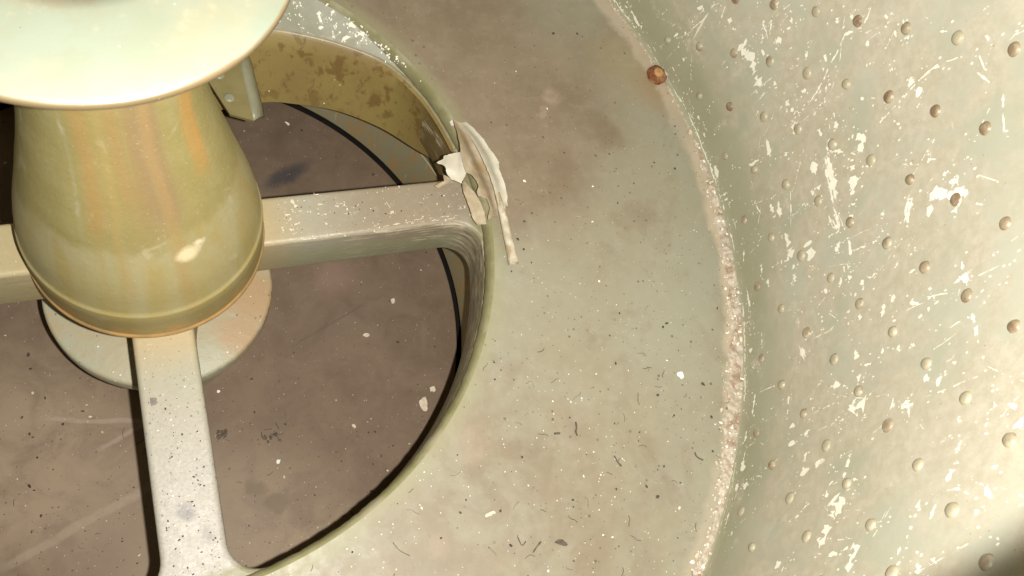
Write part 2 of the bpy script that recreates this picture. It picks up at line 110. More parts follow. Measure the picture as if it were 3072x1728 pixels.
def m_ring():
    n = NT('ring_paint'); W = n.warp(3.0, .22)
    big = n.noise(2.2, 5, .6); fine = n.noise(26, 6, .7); mid = n.noise(8, 5, .6, .4)
    f = n.blot(W, (1.0, .60, 0), .42, .5)
    for c, r in (((1.12, .34, 0), .46), ((1.2, .10, 0), .27), ((1.33, .30, 0), .20), ((1.05, -.02, 0), .17), ((1.47, .17, 0), .11), ((.6, .95, 0), .4)):
        f = n.mx(f, n.blot(W, c, r, .55))
    f = n.mx(f, n.ramp(n.noise(4.2, 5, .62, .6), .50, .72, 0, .60))
    f = n.mx(f, n.mul(n.blot(W, (.75, -1.0, 0), .55, .5), n.ramp(mid, .34, .62, .25, .75)))
    col = n.mix(n.ramp(big, .35, .68), (.300, .288, .212), (.286, .262, .183))
    col = n.mix(f, col, n.mix(n.ramp(n.noise(5, 5, .6), .3, .7), (.200, .154, .100), (.246, .193, .130)))
    # pinkish scars and rust bloom round the bolt
    col = n.mix(n.mul(n.blot(n.warp(12, .05), (1.80, .34, 0), .10, .7), .6), col, (.30, .19, .095))
    col = n.mix(n.mul(n.blot(n.warp(9, .08), (1.70, .47, 0), .12, .8), .4), col, (.33, .25, .125))
    W2 = n.warp(14, .035)
    for c, r, k in (((1.347, .329, 0), .034, .75), ((1.302, .285, 0), .016, .8), ((1.288, .262, 0), .014, .8), ((.76, -.79, 0), .05, .4), ((.60, -1.03, 0), .03, .4), ((1.06, -.86, 0), .02, .5)):
        col = n.mix(n.mul(n.blot(W2, c, r, .45), n.mul(n.ramp(fine, .3, .6, .4, 1), k * .7)), col, (.37, .28, .205))
    # pale worn band beside the wall
    x, y, z = n.xyz(); rad = n.math('SQRT', n.math('ADD', n.mul(x, x), n.mul(y, y)))
    radn = n.math('MULTIPLY_ADD', n.math('SUBTRACT', n.noise(7, 4, .6), .5), .10, rad)
    col = n.mix(n.mul(n.ramp(radn, 1.79, 1.825), n.ramp(n.noise(3.2, 3), .38, .6, .45, .95)), col, (.46, .385, .28))
    # greenish film fading near the inner edge
    col = n.mix(n.mul(n.ramp(rad, 1.06, 1.015), .55), col, (.29, .28, .165))
    col = n.mix(n.ramp(fine, .45, .85, 0, .22), col, (.44, .40, .32))
    dk = n.mx(n.dots(34, .17, .55), n.dots(80, .20, .40, 3.1)); dk = n.mul(dk, n.ramp(n.noise(2.6, 2, v=n.vec('ADD', n.P, (9, 3, 1))), .36, .60, .15, .75))
    col = n.mix(dk, col, (.10, .08, .055))
    wt = n.mul(n.mx(n.dots(62, .13, .12, 7.7), n.dots(120, .2, .10, 2.2)), n.ramp(y, .3, -.9, .35, .9))
    col = n.mix(wt, col, (.82, .76, .64))
    sm = n.ramp(n.noise(16, 3, .5, v=n.vec('ADD', n.P, (3, 8, 2))), .66, .78, 0, .28)
    col = n.mix(sm, col, (.19, .145, .11))
    n.bump(n.math('ADD', n.mul(fine, .6), n.mul(mid, .8)), .25, .0012)
    return n.done(col, n.ramp(fine, .3, .7, .42, .62), .4)

def m_floor():
    n = NT('brown_floor'); W = n.warp(4, .2); mid = n.noise(6, 6, .65, .5); fine = n.noise(30, 6, .7)
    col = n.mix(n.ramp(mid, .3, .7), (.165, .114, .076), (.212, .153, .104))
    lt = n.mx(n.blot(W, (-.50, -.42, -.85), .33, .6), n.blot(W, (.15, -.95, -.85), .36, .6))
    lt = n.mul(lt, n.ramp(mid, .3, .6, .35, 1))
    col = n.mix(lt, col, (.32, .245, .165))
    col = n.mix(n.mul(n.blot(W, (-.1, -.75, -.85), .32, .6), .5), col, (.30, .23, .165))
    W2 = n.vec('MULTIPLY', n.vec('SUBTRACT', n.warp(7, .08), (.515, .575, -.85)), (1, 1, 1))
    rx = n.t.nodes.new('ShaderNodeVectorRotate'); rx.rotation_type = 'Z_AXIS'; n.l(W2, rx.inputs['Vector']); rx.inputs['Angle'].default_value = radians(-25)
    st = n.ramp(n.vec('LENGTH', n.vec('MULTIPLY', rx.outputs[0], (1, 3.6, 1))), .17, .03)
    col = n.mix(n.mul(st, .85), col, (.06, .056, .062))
    W3 = n.warp(18, .09)
    for c, r, k in (((.195, -.655, -.85), .034, .75), ((.262, -.715, -.85), .042, .75)):
        col = n.mix(n.mul(n.blot(W3, c, r, .35), k * .75), col, (.17, .125, .085))
    # old drag lines and veins of dried dust
    def line(a, b, wd, k, c, col):
        a, b = Vector(a), Vector(b); d = (b - a).normalized(); nn = Vector((-d.y, d.x, 0)); mid_ = (a + b) / 2
        Pw = n.vec('SUBTRACT', n.warp(5, .05), tuple(mid_))
        dn = n.math('ABSOLUTE', n.vec('DOT_PRODUCT', Pw, tuple(nn))); dl = n.math('ABSOLUTE', n.vec('DOT_PRODUCT', Pw, tuple(d)))
        f = n.mul(n.ramp(dn, wd, wd * .3), n.ramp(dl, (b - a).length / 2, (b - a).length / 2 * .7))
        return n.mix(n.mul(n.mul(f, k), n.ramp(fine, .3, .6, .5, 1)), col, c)
    col = line((-.62, -.735, -.85), (-.10, -.555, -.85), .022, .55, (.38, .30, .22), col)
    col = line((-.46, -.26, -.85), (-.05, -.36, -.85), .012, .5, (.42, .34, .27), col)
    col = line((-.30, -.42, -.85), (-.02, -.30, -.85), .012, .45, (.42, .34, .27), col)
    col = line((.20, .17, -.85), (.42, .22, -.85), .016, .6, (.08, .062, .055), col)
    col = line((.40, -.16, -.85), (.75, -.02, -.85), .006, .5, (.10, .08, .07), col)
    col = n.mix(n.mul(n.blot(W3, (.62, .10, -.85), .07, .8), .35), col, (.40, .26, .20))
    col = n.mix(n.ramp(fine, .45, .8, 0, .22), col, (.28, .21, .15))
    col = n.mix(n.mul(n.mx(n.dots(46, .16, .45), n.dots(95, .2, .35, 4)), n.ramp(n.xyz()[1], .3, -.7, .25, .75)), col, (.07, .05, .04))
    col = n.mix(n.mul(n.mx(n.dots(60, .12, .10, 5.5), n.dots(130, .2, .07, 1.2)), .85), col, (.75, .66, .54))
    n.bump(n.math('ADD', n.mul(fine, .5), mid), .2, .001)
    return n.done(col, n.ramp(mid, .3, .7, .6, .75), .25)

def m_wall():
    n = NT('drum_paint'); mid = n.noise(5, 6, .65, .3); fine = n.noise(34, 6, .72)
    x, y, z = n.xyz()
    dust = n.mul(n.ramp(mid, .34, .56), n.ramp(n.math('MULTIPLY_ADD', n.math('SUBTRACT', n.noise(6, 5, .65), .5), .22, z), .14, .24))
    col = n.mix(n.ramp(n.noise(2.2, 4), .35, .65), (.39, .39, .29), (.46, .455, .36))
    col = n.mix(n.mul(dust, .8), col, n.mix(n.ramp(fine, .3, .7), (.44, .39, .285), (.54, .49, .385)))
    base = n.mul(n.ramp(n.math('MULTIPLY_ADD', n.math('SUBTRACT', n.noise(3, 4), .5), .3, z), .34, .04), .6); col = n.mix(base, col, (.27, .262, .155))  # grazing-light shading at the wall foot, painted in as darker olive
    # worn bloom: paint rubbed thin in patches, mostly low on the wall
    bl = n.mul(n.mul(n.ramp(n.noise(7, 6, .7, v=n.vec('ADD', n.P, (5, 1, 7))), .52, .70), n.ramp(fine, .42, .62)), n.ramp(z, .75, .30, .25, .9))
    col = n.mix(n.mul(bl, .75), col, (.60, .55, .44))
    # fine scratches, most of them running up the wall
    for ka, kz, seed, th, k in ((60, 5, 0, .70, .8), (34, 7, 4, .715, .7), (9, 40, 9, .73, .45)):
        v = n.vec('ADD', n.cyl(ka, kz), (seed, seed, 0)); sc = n.noise(1.0, 3, .6, .35, v=v)
        gate = n.ramp(n.noise(4.5, 3, .5, v=n.vec('ADD', n.P, (seed, 2, 3))), .46, .60)
        col = n.mix(n.mul(n.mul(n.ramp(sc, th, th + .03), gate), k), col, (.78, .75, .61))
    wt = n.mul(n.mx(n.dots(40, .12, .16, 7.7), n.dots(90, .18, .14, 2.2)), n.ramp(mid, .42, .6))
    col = n.mix(wt, col, (.74, .69, .53))
    col = n.mix(n.mul(n.dots(60, .12, .08, 1.7), .6), col, (.17, .14, .09))
    n.bump(n.math('ADD', n.mul(fine, .35), n.noise(3, 3)), .22, .002)
    return n.done(col, n.ramp(fine, .3, .7, .36, .52), .5)

def m_cast(name='cast_paint', tint=0.0):
    n = NT(name); mid = n.noise(7, 5, .6); fine = n.noise(42, 6, .7); x, y, z = n.xyz()
    col = n.mix(n.ramp(mid, .3, .7), (.325, .315, .235), (.345, .31, .235))
    # brown film on the outer half of the right spoke, yellowed varnish close to the hub
    W = n.warp(6, .14)
    col = n.mix(n.mul(n.mx(n.blot(W, (.76, .02, -.06), .22, .6), n.blot(W, (.93, .06, -.06), .13, .6)), .85), col, (.262, .208, .145))
    col = n.mix(n.mul(n.ramp(n.noise(20, 3), .5, .75), .15), col, (.29, .26, .17))
    rad = n.math('SQRT', n.math('ADD', n.mul(x, x), n.mul(y, y)))
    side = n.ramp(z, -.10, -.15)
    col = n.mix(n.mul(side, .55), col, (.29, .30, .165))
    col = n.mix(n.mul(n.ramp(rad, .46, .30), .65), col, (.42, .31, .15))
    col = n.mix(n.mul(n.ramp(x, -.2, -.4), .6), col, (.40, .335, .165))
    # grey zinc dust on the spoke nearest the viewer
    dn = n.ramp(y, -.40, -.70); grn = n.noise(110, 3, .7); col = n.mix(n.mul(dn, .75), col, n.mix(n.ramp(grn, .32, .68), (.315, .292, .255), (.405, .378, .33)))
    col = n.mix(n.mul(n.ramp(fine, .55, .75), .3), col, (.43, .40, .32))
    dk = n.mul(n.mx(n.dots(50, .20, .45), n.dots(95, .24, .4, 3.3)), n.ramp(y, .0, -.6, .2, .8)); col = n.mix(n.mul(dk, .8), col, (.11, .09, .075))
    col = n.mix(n.mul(n.blot(n.warp(16, .03), (-.005, -.79, -.06), .022, .6), .65), col, (.16, .14, .15))
    col = n.mix(n.mul(n.blot(n.warp(16, .03), (.045, -.86, -.06), .020, .6), .5), col, (.20, .17, .16))
    wt = n.mul(n.mul(n.mx(n.dots(80, .15, .06, 6.1), n.dots(150, .22, .08, 2.4)), .8), n.ramp(side, 0, 1, 1, .2)); col = n.mix(wt, col, (.78, .73, .6))
    col = n.mix(n.mul(n.ramp(rad, .945, .962), .8), col, n.mix(n.ramp(fine, .3, .7), (.19, .172, .085), (.25, .23, .125)))
    oc = n.mul(n.mul(n.ramp(rad, .90, .95), n.ramp(z, -.058, -.075)), n.ramp(y, .08, .14)); col = n.mix(oc, col, (.16, .11, .04))
    rw_ = n.mul(n.mul(n.ramp(rad, .90, .95), n.ramp(z, -.065, -.085)), n.mul(n.ramp(y, .12, .06), n.ramp(y, -.62, -.25))); gr = n.noise(1.0, 5, .7, .4, v=n.cyl(16, 60))
    col = n.mix(n.mul(rw_, .9), col, n.mix(n.ramp(gr, .35, .65), (.115, .095, .055), (.36, .31, .215)))
    # scraped edge lines along the sides of the arm and round the corner by the rim
    v = n.comb(n.mul(x, 9), n.mul(y, 9), n.mul(z, 110)); sc = n.noise(1.0, 4, .65, .3, v=v)
    near = n.mul(n.ramp(rad, .40, .80, .25, 1), n.ramp(z, -.25, -.12, .35, 1)); near = n.mul(near, n.ramp(n.noise(11, 3), .38, .62))
    near = n.mul(near, n.mul(n.ramp(y, -.95, -.6), n.ramp(z, -.0525, -.060)))
    col = n.mix(n.mul(n.ramp(sc, .52, .58), n.mul(near, .85)), col, (.62, .55, .40))
    col = n.mix(n.mul(n.ramp(n.noise(1.0, 4, .65, .3, v=n.vec('ADD', v, (7, 7, 7))), .57, .63), n.mul(near, .8)), col, (.13, .11, .075))
    n.bump(n.math('ADD', n.mul(fine, .7), n.mul(n.noise(90, 3), .5)), .28, .0013)
    return n.done(col, n.ramp(fine, .3, .7, .38, .6), .5)

def m_rimwall():
    n = NT('rust_spotted_rim'); x, y, z = n.xyz(); fine = n.noise(30, 5, .7)
    col = n.mix(n.ramp(n.noise(5, 4), .35, .65), (.245, .185, .060), (.215, .150, .052))
    col = n.mix(n.ramp(z, -.30, -.36), col, (.235, .20, .085))
    v = n.vec('MULTIPLY', n.P, (1.0, 1.0, .75)); sp = n.noise(23, 4, .62, .3, v=v)
    zone = n.ramp(n.math('MULTIPLY_ADD', n.noise(5, 3), .14, z), -.27, -.15, .25, 1)
    spots = n.mul(n.ramp(sp, .52, .62), zone)
    col = n.mix(n.mul(spots, .7), col, (.125, .066, .020))
    col = n.mix(n.mul(n.ramp(n.noise(45, 3, .6), .6, .68), .45), col, (.15, .09, .03))
    col = n.mix(n.mul(n.ramp(x, .82, .98), .55), col, (.14, .095, .03))
    col = n.mix(n.dots(60, .16, .05, 3.2), col, (.75, .68, .5))
    n.bump(fine, .2, .001)
    return n.done(col, .5, .4)

def m_strip():
    n = NT('shelf_paint'); col = n.mix(n.ramp(n.noise(9, 5), .35, .65), (.30, .30, .225), (.355, .35, .285))
    col = n.mix(n.mul(n.ramp(n.noise(30, 4), .58, .7), .5), col, (.52, .49, .41))
    n.bump(n.noise(30, 5), .25, .0012); return n.done(col, .5, .4)

def m_bell():
    n = NT('bell_paint'); x, y, z = n.xyz(); ang = n.math('ARCTAN2', y, x)
    fine = n.noise(60, 4, .7); v = n.cyl(9, .9); st = n.noise(1.0, 4, .55, .25, v=v)
    col = n.mix(n.ramp(n.noise(1.0, 3, .5, .2, v=n.cyl(4, 2.2)), .35, .65), (.355, .315, .165), (.335, .275, .108))
    col = n.mix(n.mul(n.ramp(st, .50, .68), n.ramp(z, .1, .4, .2, .5)), col, (.365, .25, .085))
    col = n.mix(n.mul(n.ramp(st, .42, .30), n.ramp(z, .1, .4, .15, .4)), col, (.345, .325, .19))
    # rust run under the cap, fading down the bell (angles face the viewer)
    za = n.math('MULTIPLY_ADD', n.math('SUBTRACT', n.noise(6, 3), .5), .16, z)
    def run(a0, wd, z0, z1, c, k, col):
        wob = n.math('MULTIPLY_ADD', n.math('SUBTRACT', n.noise(5, 4, .6), .5), .16, ang)
        f = n.ramp(n.math('ABSOLUTE', n.math('SUBTRACT', wob, a0)), wd * 1.2, wd * .15)
        g = n.mul(n.ramp(za, z0, z1), n.ramp(st, .25, .6, .55, 1))
        return n.mix(n.mul(n.mul(f, g), k), col, c)
    tide = n.ramp(n.math('MULTIPLY_ADD', n.math('SUBTRACT', n.noise(4.5, 4, .6), .5), .26, z), .335, .395)
    col = n.mix(n.mul(n.ramp(n.math('MULTIPLY_ADD', n.math('SUBTRACT', n.noise(4.5, 4, .6), .5), .30, z), .20, .345), n.mul(n.ramp(tide, 0, 1, .5, 0), n.ramp(n.noise(9, 5, .65), .3, .7))), col, (.385, .35, .215))
    col = n.mix(n.mul(tide, n.ramp(n.noise(8, 5, .65, .4), .25, .6, .45, .95)), col, (.27, .23, .085))
    col = n.mix(n.mul(tide, n.mul(n.ramp(st, .40, .26), .35)), col, (.33, .31, .19))
    col = run(-1.36, .36, .33, .50, (.265, .170, .078), .65, col)
    col = run(-1.27, .20, .34, .52, (.24, .165, .10), .55, col)
    col = run(-1.93, .13, .37, .46, (.36, .21, .072), .6, col)
    col = run(-1.62, .10, .46, .58, (.33, .20, .075), .4, col)
    col = run(-.72, .15, .50, .60, (.43, .235, .065), .85, col)
    col = run(-1.27, .10, -.05, .22, (.36, .235, .095), .55, col)
    col = run(-1.75, .06, .05, .26, (.36, .245, .09), .45, col)
    # scraped bright spot with a small pit
    Wd = n.warp(30, .03)
    col = n.mix(n.blot(Wd, (.095, -.245, .315), .024, .5), col, (.70, .58, .36))
    col = n.mix(n.blot(Wd, (.125, -.230, .33), .014, .5), col, (.72, .62, .42))
    # faint handling bruises
    col = n.mix(n.mul(n.ramp(n.noise(1.0, 4, .6, .5, v=n.cyl(3, 9)), .60, .72), .45), col, (.48, .43, .29))
    col = n.mix(n.mul(n.ramp(z, .098, .090), .5), col, (.265, .20, .068)); col = n.mix(n.mul(n.ramp(z, -.028, -.036), .8), col, (.34, .20, .08))
    col = n.mix(n.mul(n.ramp(n.noise(170, 2, .6), .62, .74), .35), col, (.52, .44, .27))  # metallic sparkle of the grain, painted as fine bright speckles
    col = n.mix(n.mul(n.ramp(z, .04, -.02), n.ramp(n.noise(12, 3), .4, .65)), col, (.44, .27, .10))
    col = n.mix(n.mul(n.dots(110, .15, .10, 1.1), n.ramp(z, .2, .4)), col, (.66, .50, .30))
    n.bump(n.math('ADD', fine, n.mul(n.noise(7, 3), 2)), .22, .0012)
    return n.done(col, n.ramp(fine, .3, .7, .5, .68), .35)

def m_flange():
    n = NT('flange_paint'); W = n.warp(6, .15)
    col = n.mix(n.ramp(n.noise(7, 4, .6), .35, .65), (.208, .232, .178), (.205, .220, .158))
    x, y, z = n.xyz(); rad = n.math('SQRT', n.math('ADD', n.mul(x, x), n.mul(y, y)))
    col = n.mix(n.mul(n.ramp(n.noise(5, 4), .52, .72), .4), col, (.30, .25, .15))
    col = n.mix(n.mul(n.ramp(n.math('MULTIPLY_ADD', n.noise(8, 3), .012, rad), .3475, .352), .8), col, (.17, .105, .04))
    col = n.mix(n.mul(n.ramp(rad, .215, .185), n.mul(n.ramp(n.noise(14, 4), .4, .65), .6)), col, (.20, .165, .10))
    col = n.mix(n.mul(n.ramp(n.noise(20, 6, .7), .56, .74), .35), col, (.33, .31, .23))
    col = n.mix(n.mx(n.dots(26, .10, .16, 2.0), n.dots(60, .14, .10, 4.0)), col, (.13, .105, .06)); col = n.mix(n.dots(70, .12, .12, 9.0), col, (.45, .42, .30))
    n.bump(n.noise(50, 5, .7), .15, .001); return n.done(col, .42, .5)

def m_disc():
    n = NT('hub_disc_paint'); W = n.warp(9, .10)
    col = n.mix(n.ramp(n.noise(8, 4), .35, .65), (.37, .36, .255), (.385, .33, .21))
    f = n.mx(n.blot(W, (.27, -.10, -.43), .10, .7), n.blot(W, (.22, -.21, -.43), .07, .7))
    col = n.mix(n.mul(f, .75), col, (.40, .25, .125))
    col = n.mix(n.mul(n.ramp(n.noise(20, 4), .56, .7), .4), col, (.40, .28, .15))
    col = n.mix(n.mul(n.dots(55, .2, .3), .8), col, (.14, .11, .07)); col = n.mix(n.dots(60, .18, .2, 5), col, (.74, .68, .54))
    n.bump(n.noise(40, 5, .7), .4, .0014); return n.done(col, .48, .5)

def m_lower():
    n = NT('streaked_paint'); fine = n.noise(30, 5, .7)
    col = n.mix(n.ramp(n.noise(6, 4), .3, .7), (.33, .335, .225), (.345, .315, .185))
    st = n.noise(1.0, 3, .6, .15, v=n.cyl(70, 1.6)); g = n.ramp(n.noise(1, 4, v=n.cyl(16, 8)), .36, .56, .25, 1)
    col = n.mix(n.mul(n.mul(n.ramp(st, .44, .54), g), .95), col, (.44, .29, .125))
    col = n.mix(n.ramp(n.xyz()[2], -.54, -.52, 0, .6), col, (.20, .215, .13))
    st2 = n.noise(1.0, 3, .6, .15, v=n.vec('ADD', n.cyl(60, 6), (4, 4, 0))); col = n.mix(n.mul(n.ramp(st2, .66, .72), .7), col, (.56, .47, .33))
    n.bump(fine, .3, .001); return n.done(col, .55, .4)

def m_simple(name, c1, c2, scale=30, rough=.55, spec=.4, bump=.3, c3=None):
    n = NT(name); col = n.mix(n.ramp(n.noise(scale, 4, .6), .35, .65), c1, c2)
    if c3: col = n.mix(n.ramp(n.noise(scale * .4, 4, .6, v=n.vec('ADD', n.P, (3, 4, 5))), .5, .62), col, c3)
    if bump: n.bump(n.noise(scale * 1.6, 4, .65), bump, .0012)
    return n.done(col, rough, spec)

MAT = dict(ring=m_ring(), floor=m_floor(), wall=m_wall(), cast=m_cast(), rim=m_rimwall(), strip=m_strip(), bell=m_bell(),
           flange=m_flange(), disc=m_disc(), lower=m_lower(),
           lip=m_simple('lip_paint', (.215, .20, .095), (.27, .25, .135), 14, .5, .4, .25, (.31, .285, .18)),
           rivet=m_simple('rivet_paint', (.34, .305, .20), (.40, .355, .25), 40, .42, .5, .35, (.27, .205, .13)),
           rivet_brown=m_simple('rivet_bare', (.245, .19, .115), (.33, .27, .175), 45, .4, .5, .4, (.20, .13, .08)),
           scuff=m_simple('chalky_primer', (.80, .78, .65), (.86, .84, .72), 40, .7, .2, .2),
           rust=m_simple('bolt_rust', (.15, .055, .022), (.24, .10, .045), 60, .8, .2, .6, (.30, .16, .08)),
           rusttip=m_simple('bolt_tip_rust', (.40, .22, .085), (.50, .30, .13), 70, .75, .25, .4),
           crust=m_simple('sealant_crust', (.36, .305, .225), (.54, .475, .385), 60, .8, .2, 1.0, (.33, .235, .165)),
           white=m_simple('white_chip', (.80, .78, .70), (.86, .84, .77), 30, .6, .3, .1),
           cream=m_simple('cream_chip', (.58, .47, .345), (.70, .60, .465), 30, .6, .3, .2),
           dark=m_simple('dark_grit', (.045, .036, .03), (.09, .07, .055), 60, .7, .3, .2),
           grey=m_simple('grey_scale', (.16, .14, .125), (.22, .195, .175), 60, .7, .3, .2),
           twig=m_simple('dry_twig', (.085, .068, .05), (.14, .11, .08), 60, .8, .2, .2),
           paint_pale=m_simple('peeled_paint_pale', (.49, .455, .36), (.58, .545, .445), 14, .55, .35, .15),
           paint_tan=m_simple('peeled_paint_tan', (.35, .28, .185), (.48, .40, .285), 16, .5, .4, .25, (.36, .27, .15)),
           paint_roll=m_simple('peeled_paint_roll', (.43, .37, .26), (.58, .53, .42), 30, .6, .35, .4, (.36, .28, .17)),
           brkt=m_simple('bracket_paint', (.185, .155, .062), (.22, .185, .08), 10, .38, .5, .12),
           brkt_edge=m_simple('bracket_edge_paint', (.215, .215, .135), (.26, .255, .17), 10, .38, .5, .12),
           void=m_simple('black_gap', (.01, .009, .008), (.014, .012, .01), 10, .9, .1, 0))

# ================================================================ object helpers
def obj(name, bm, mat, parent=None, smooth=True, sharp=None):
    me = bpy.data.meshes.new(name)
    if isinstance(bm, bmesh.types.BMesh):
        bm.normal_update(); bm.to_mesh(me); bm.free()
    else: me.from_pydata(*bm); me.update()
    me.materials.append(MAT[mat])
    if smooth:
        me.polygons.foreach_set('use_smooth', [True] * len(me.polygons))
        if sharp: me.set_sharp_from_angle(angle=radians(sharp))
    o = bpy.data.objects.new(name, me); COL.objects.link(o)
    if parent:
        o.parent = parent; me.transform(Matrix.Translation(-wloc(parent)))
    return o
def wloc(o):
    v = Vector(o.location)
    while o.parent: o = o.parent; v += o.location
    return v
def tag(o, label, cat, group=None, kind=None):
    o['label'] = label; o['category'] = cat
    if group: o['group'] = group
    if kind: o['kind'] = kind
    return o
def thing(name, loc, label, cat, group=None):
    o = bpy.data.objects.new(name, None); o.empty_display_size = .05; COL.objects.link(o); o.location = loc
    return tag(o, label, cat, group)
def lathe(prof, a0=0, a1=2 * pi, n=128, closed=None):
    full = abs(a1 - a0 - 2 * pi) < 1e-6; bm = bmesh.new(); rows = []
    cnt = n if full else n + 1
    for i in range(cnt):
        a = a0 + (a1 - a0) * i / n; rows.append([bm.verts.new((r * cos(a), r * sin(a), z)) for r, z in prof])
    for i in range(n):
        A, B = rows[i], rows[(i + 1) % cnt]
        for j in range(len(prof) - 1): bm.faces.new((A[j], B[j], B[j + 1], A[j + 1]))
    return bm
def arc2(cx, cz, r, a0, a1, n):
    return [(cx + r * cos(radians(a0 + (a1 - a0) * i / n)), cz + r * sin(radians(a0 + (a1 - a0) * i / n))) for i in range(n + 1)]

rnd = random.Random(5)
# ================================================================ the sunken floor and the cylinder round it
bm = lathe([(1.084, -.87), (1.084, -.852), (1.08, -.85), (.6, -.85), (.02, -.85)], n=160)
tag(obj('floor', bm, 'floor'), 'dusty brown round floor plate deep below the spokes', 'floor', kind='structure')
lw = thing('lower_cylinder', (0, 0, -1.0), 'green cylinder wall with rusty vertical streaks, seen between rim and sunken brown floor', 'wall')
obj('shell', lathe([(1.13, -.836), (1.10, -.836), (1.10, -.541), (1.103, -.5405), (1.115, -.5395), (1.115, -.533), (1.103, -.532), (1.10, -.5315), (1.10, -.262), (1.14, -.258)], n=200), 'lower', lw, sharp=40)
obj('joint_gap', lathe([(1.125, -.80), (1.128, -.96), (1.0, -.96)], n=96), 'void', lw)
obj('seam', lathe([(1.112, -.5405), (1.112, -.532)], n=160), 'void', lw)

# ================================================================ floor ring
rg = thing('floor_ring', (0, 0, 0), 'wide flat annular floor plate in faded green paint, brown dust film and specks', 'floor plate')
def ring_bm():
    bm = bmesh.new(); rs = [1.004 + .0 * i for i in range(1)] + [1.004 + (1.864 - 1.004) * i / 14 for i in range(1, 15)]; n = 240; rows = []
    for i in range(n):
        a = 2 * pi * i / n
        rows.append([bm.verts.new((r * cos(a), r * sin(a), .0035 * mnoise.noise(Vector((r * cos(a) * 2.2, r * sin(a) * 2.2, 3))) * min(1, (r - 1.004) * 5))) for r in rs])
    for i in range(n):
        for j in range(len(rs) - 1): bm.faces.new((rows[i][j], rows[i][j + 1], rows[(i + 1) % n][j + 1], rows[(i + 1) % n][j]))
    return bm
obj('plate', ring_bm(), 'ring', rg)
def lip_bm():                             # rolled-down inner edge with a slightly ragged paint edge
    bm = bmesh.new(); n = 420; rows = []
    prof = [(1.004, 0), (.998, -.003), (.992, -.011), (.987, -.024), (.985, -.036), (.9845, -.048), (.990, -.056)]
    for i in range(n):
        a = 2 * pi * i / n; row = []
        for j, (r, z) in enumerate(prof):
            k = j / 6; d = .0035 * k * mnoise.noise(Vector((cos(a) * 40, sin(a) * 40, j * .2))) + .002 * k * mnoise.noise(Vector((cos(a) * 120, sin(a) * 120, 9)))
            row.append(bm.verts.new(((r + d) * cos(a), (r + d) * sin(a), z)))
        rows.append(row)
    for i in range(n):
        for j in range(len(prof) - 1): bm.faces.new((rows[i][j + 1], rows[i][j], rows[(i + 1) % n][j], rows[(i + 1) % n][j + 1]))
    return bm
obj('inner_lip', lip_bm(), 'lip', rg)
# hex bolt
def bolt():
    b = bmesh.new(); cx, cy = 1.792, .392; n = 6; rows = []
    for r, z in ((.042, .0), (.042, .013), (.039, .020), (.022, .023)):
        rows.append([b.verts.new((cx + r * cos(i * pi / 3 + .35), cy + r * sin(i * pi / 3 + .35), z)) for i in range(n)])
    for a, c in zip(rows, rows[1:]):
        for i in range(n): b.faces.new((a[i], a[(i + 1) % n], c[(i + 1) % n], c[i]))
    b.faces.new(rows[-1])
    bmesh.ops.bevel(b, geom=[e for e in b.edges], offset=.005, segments=3, affect='EDGES')
    o = obj('hex_bolt', b, 'rust', rg, sharp=50); o['label'] = 'rusty hexagonal bolt head'
    b = bmesh.new(); rr = [(.0195, .0225), (.0195, .0265), (.016, .029), (.004, .0295)]; rows = []
    for r, z in rr: rows.append([b.verts.new((cx + (r + .0012 * sin(5 * i)) * cos(i * pi / 12), cy + r * sin(i * pi / 12), z)) for i in range(24)])
    for a, c in zip(rows, rows[1:]):
        for i in range(24): b.faces.new((a[i], a[(i + 1) % 24], c[(i + 1) % 24], c[i]))
    b.faces.new(rows[-1]); obj('bolt_tip', b, 'rusttip', o)
bolt()

def blob(bm, c, r, flat=.5, ax=None):      # small irregular crumb
    q = bmesh.ops.create_icosphere(bm, subdivisions=1, radius=r)['verts']; sd = rnd.random() * 99
    rz = Matrix.Rotation(rnd.random() * 6.28, 3, 'Z') @ Matrix.Diagonal((1 + rnd.random() * .8, 1, 1)); 
    for v in q:
        k = 1 + .75 * mnoise.noise(v.co / r * 1.3 + Vector((sd, 0, 0)))
        d = rz @ Vector((v.co.x * k, v.co.y * k, v.co.z * k * flat)); v.co = Vector(c) + d
# crusty sealant along the wall joint
def seam_at(a):
    for (a0, r0, w0), (a1, r1, w1) in zip(SEAM, SEAM[1:]):
        if a0 >= a >= a1:
            t = (a0 - a) / (a0 - a1); return w0 + (w1 - w0) * t
    return 0
b = bmesh.new(); n = 520; m = 12; rows = []
a0, a1 = SEAM[0][0], SEAM[-1][0]
for i in range(n + 1):
    a = a0 + (a1 - a0) * i / n; wv = .78 * seam_at(a) * (1 + .55 * mnoise.noise(Vector((a * 30, 0, 0)))) + .002; row = []
    for j in range(m + 1):
        t = j / m; r = 1.862 - wv * (1 - t); h = .009 * sin(pi * min(1, t * .62)) ** .7 * min(1, wv / .03)
        if 0 < j: h *= .75 + .7 * mnoise.noise(Vector((r * cos(a) * 45, r * sin(a) * 45, 1))) + .4 * mnoise.noise(Vector((r * cos(a) * 120, r * sin(a) * 120, 7)))
        row.append(b.verts.new((r * cos(a), r * sin(a), max(-.002, h + (.001 if j else -.003)))))
    rows.append(row)
for i in range(n):
    for j in range(m): b.faces.new((rows[i][j + 1], rows[i][j], rows[i + 1][j], rows[i + 1][j + 1]))
sealant = obj('sealant_strip', b, 'crust', rg); sealant['label'] = 'crusty whitish sealant along the joint with the drum wall'
bw, bt = bmesh.new(), bmesh.new()
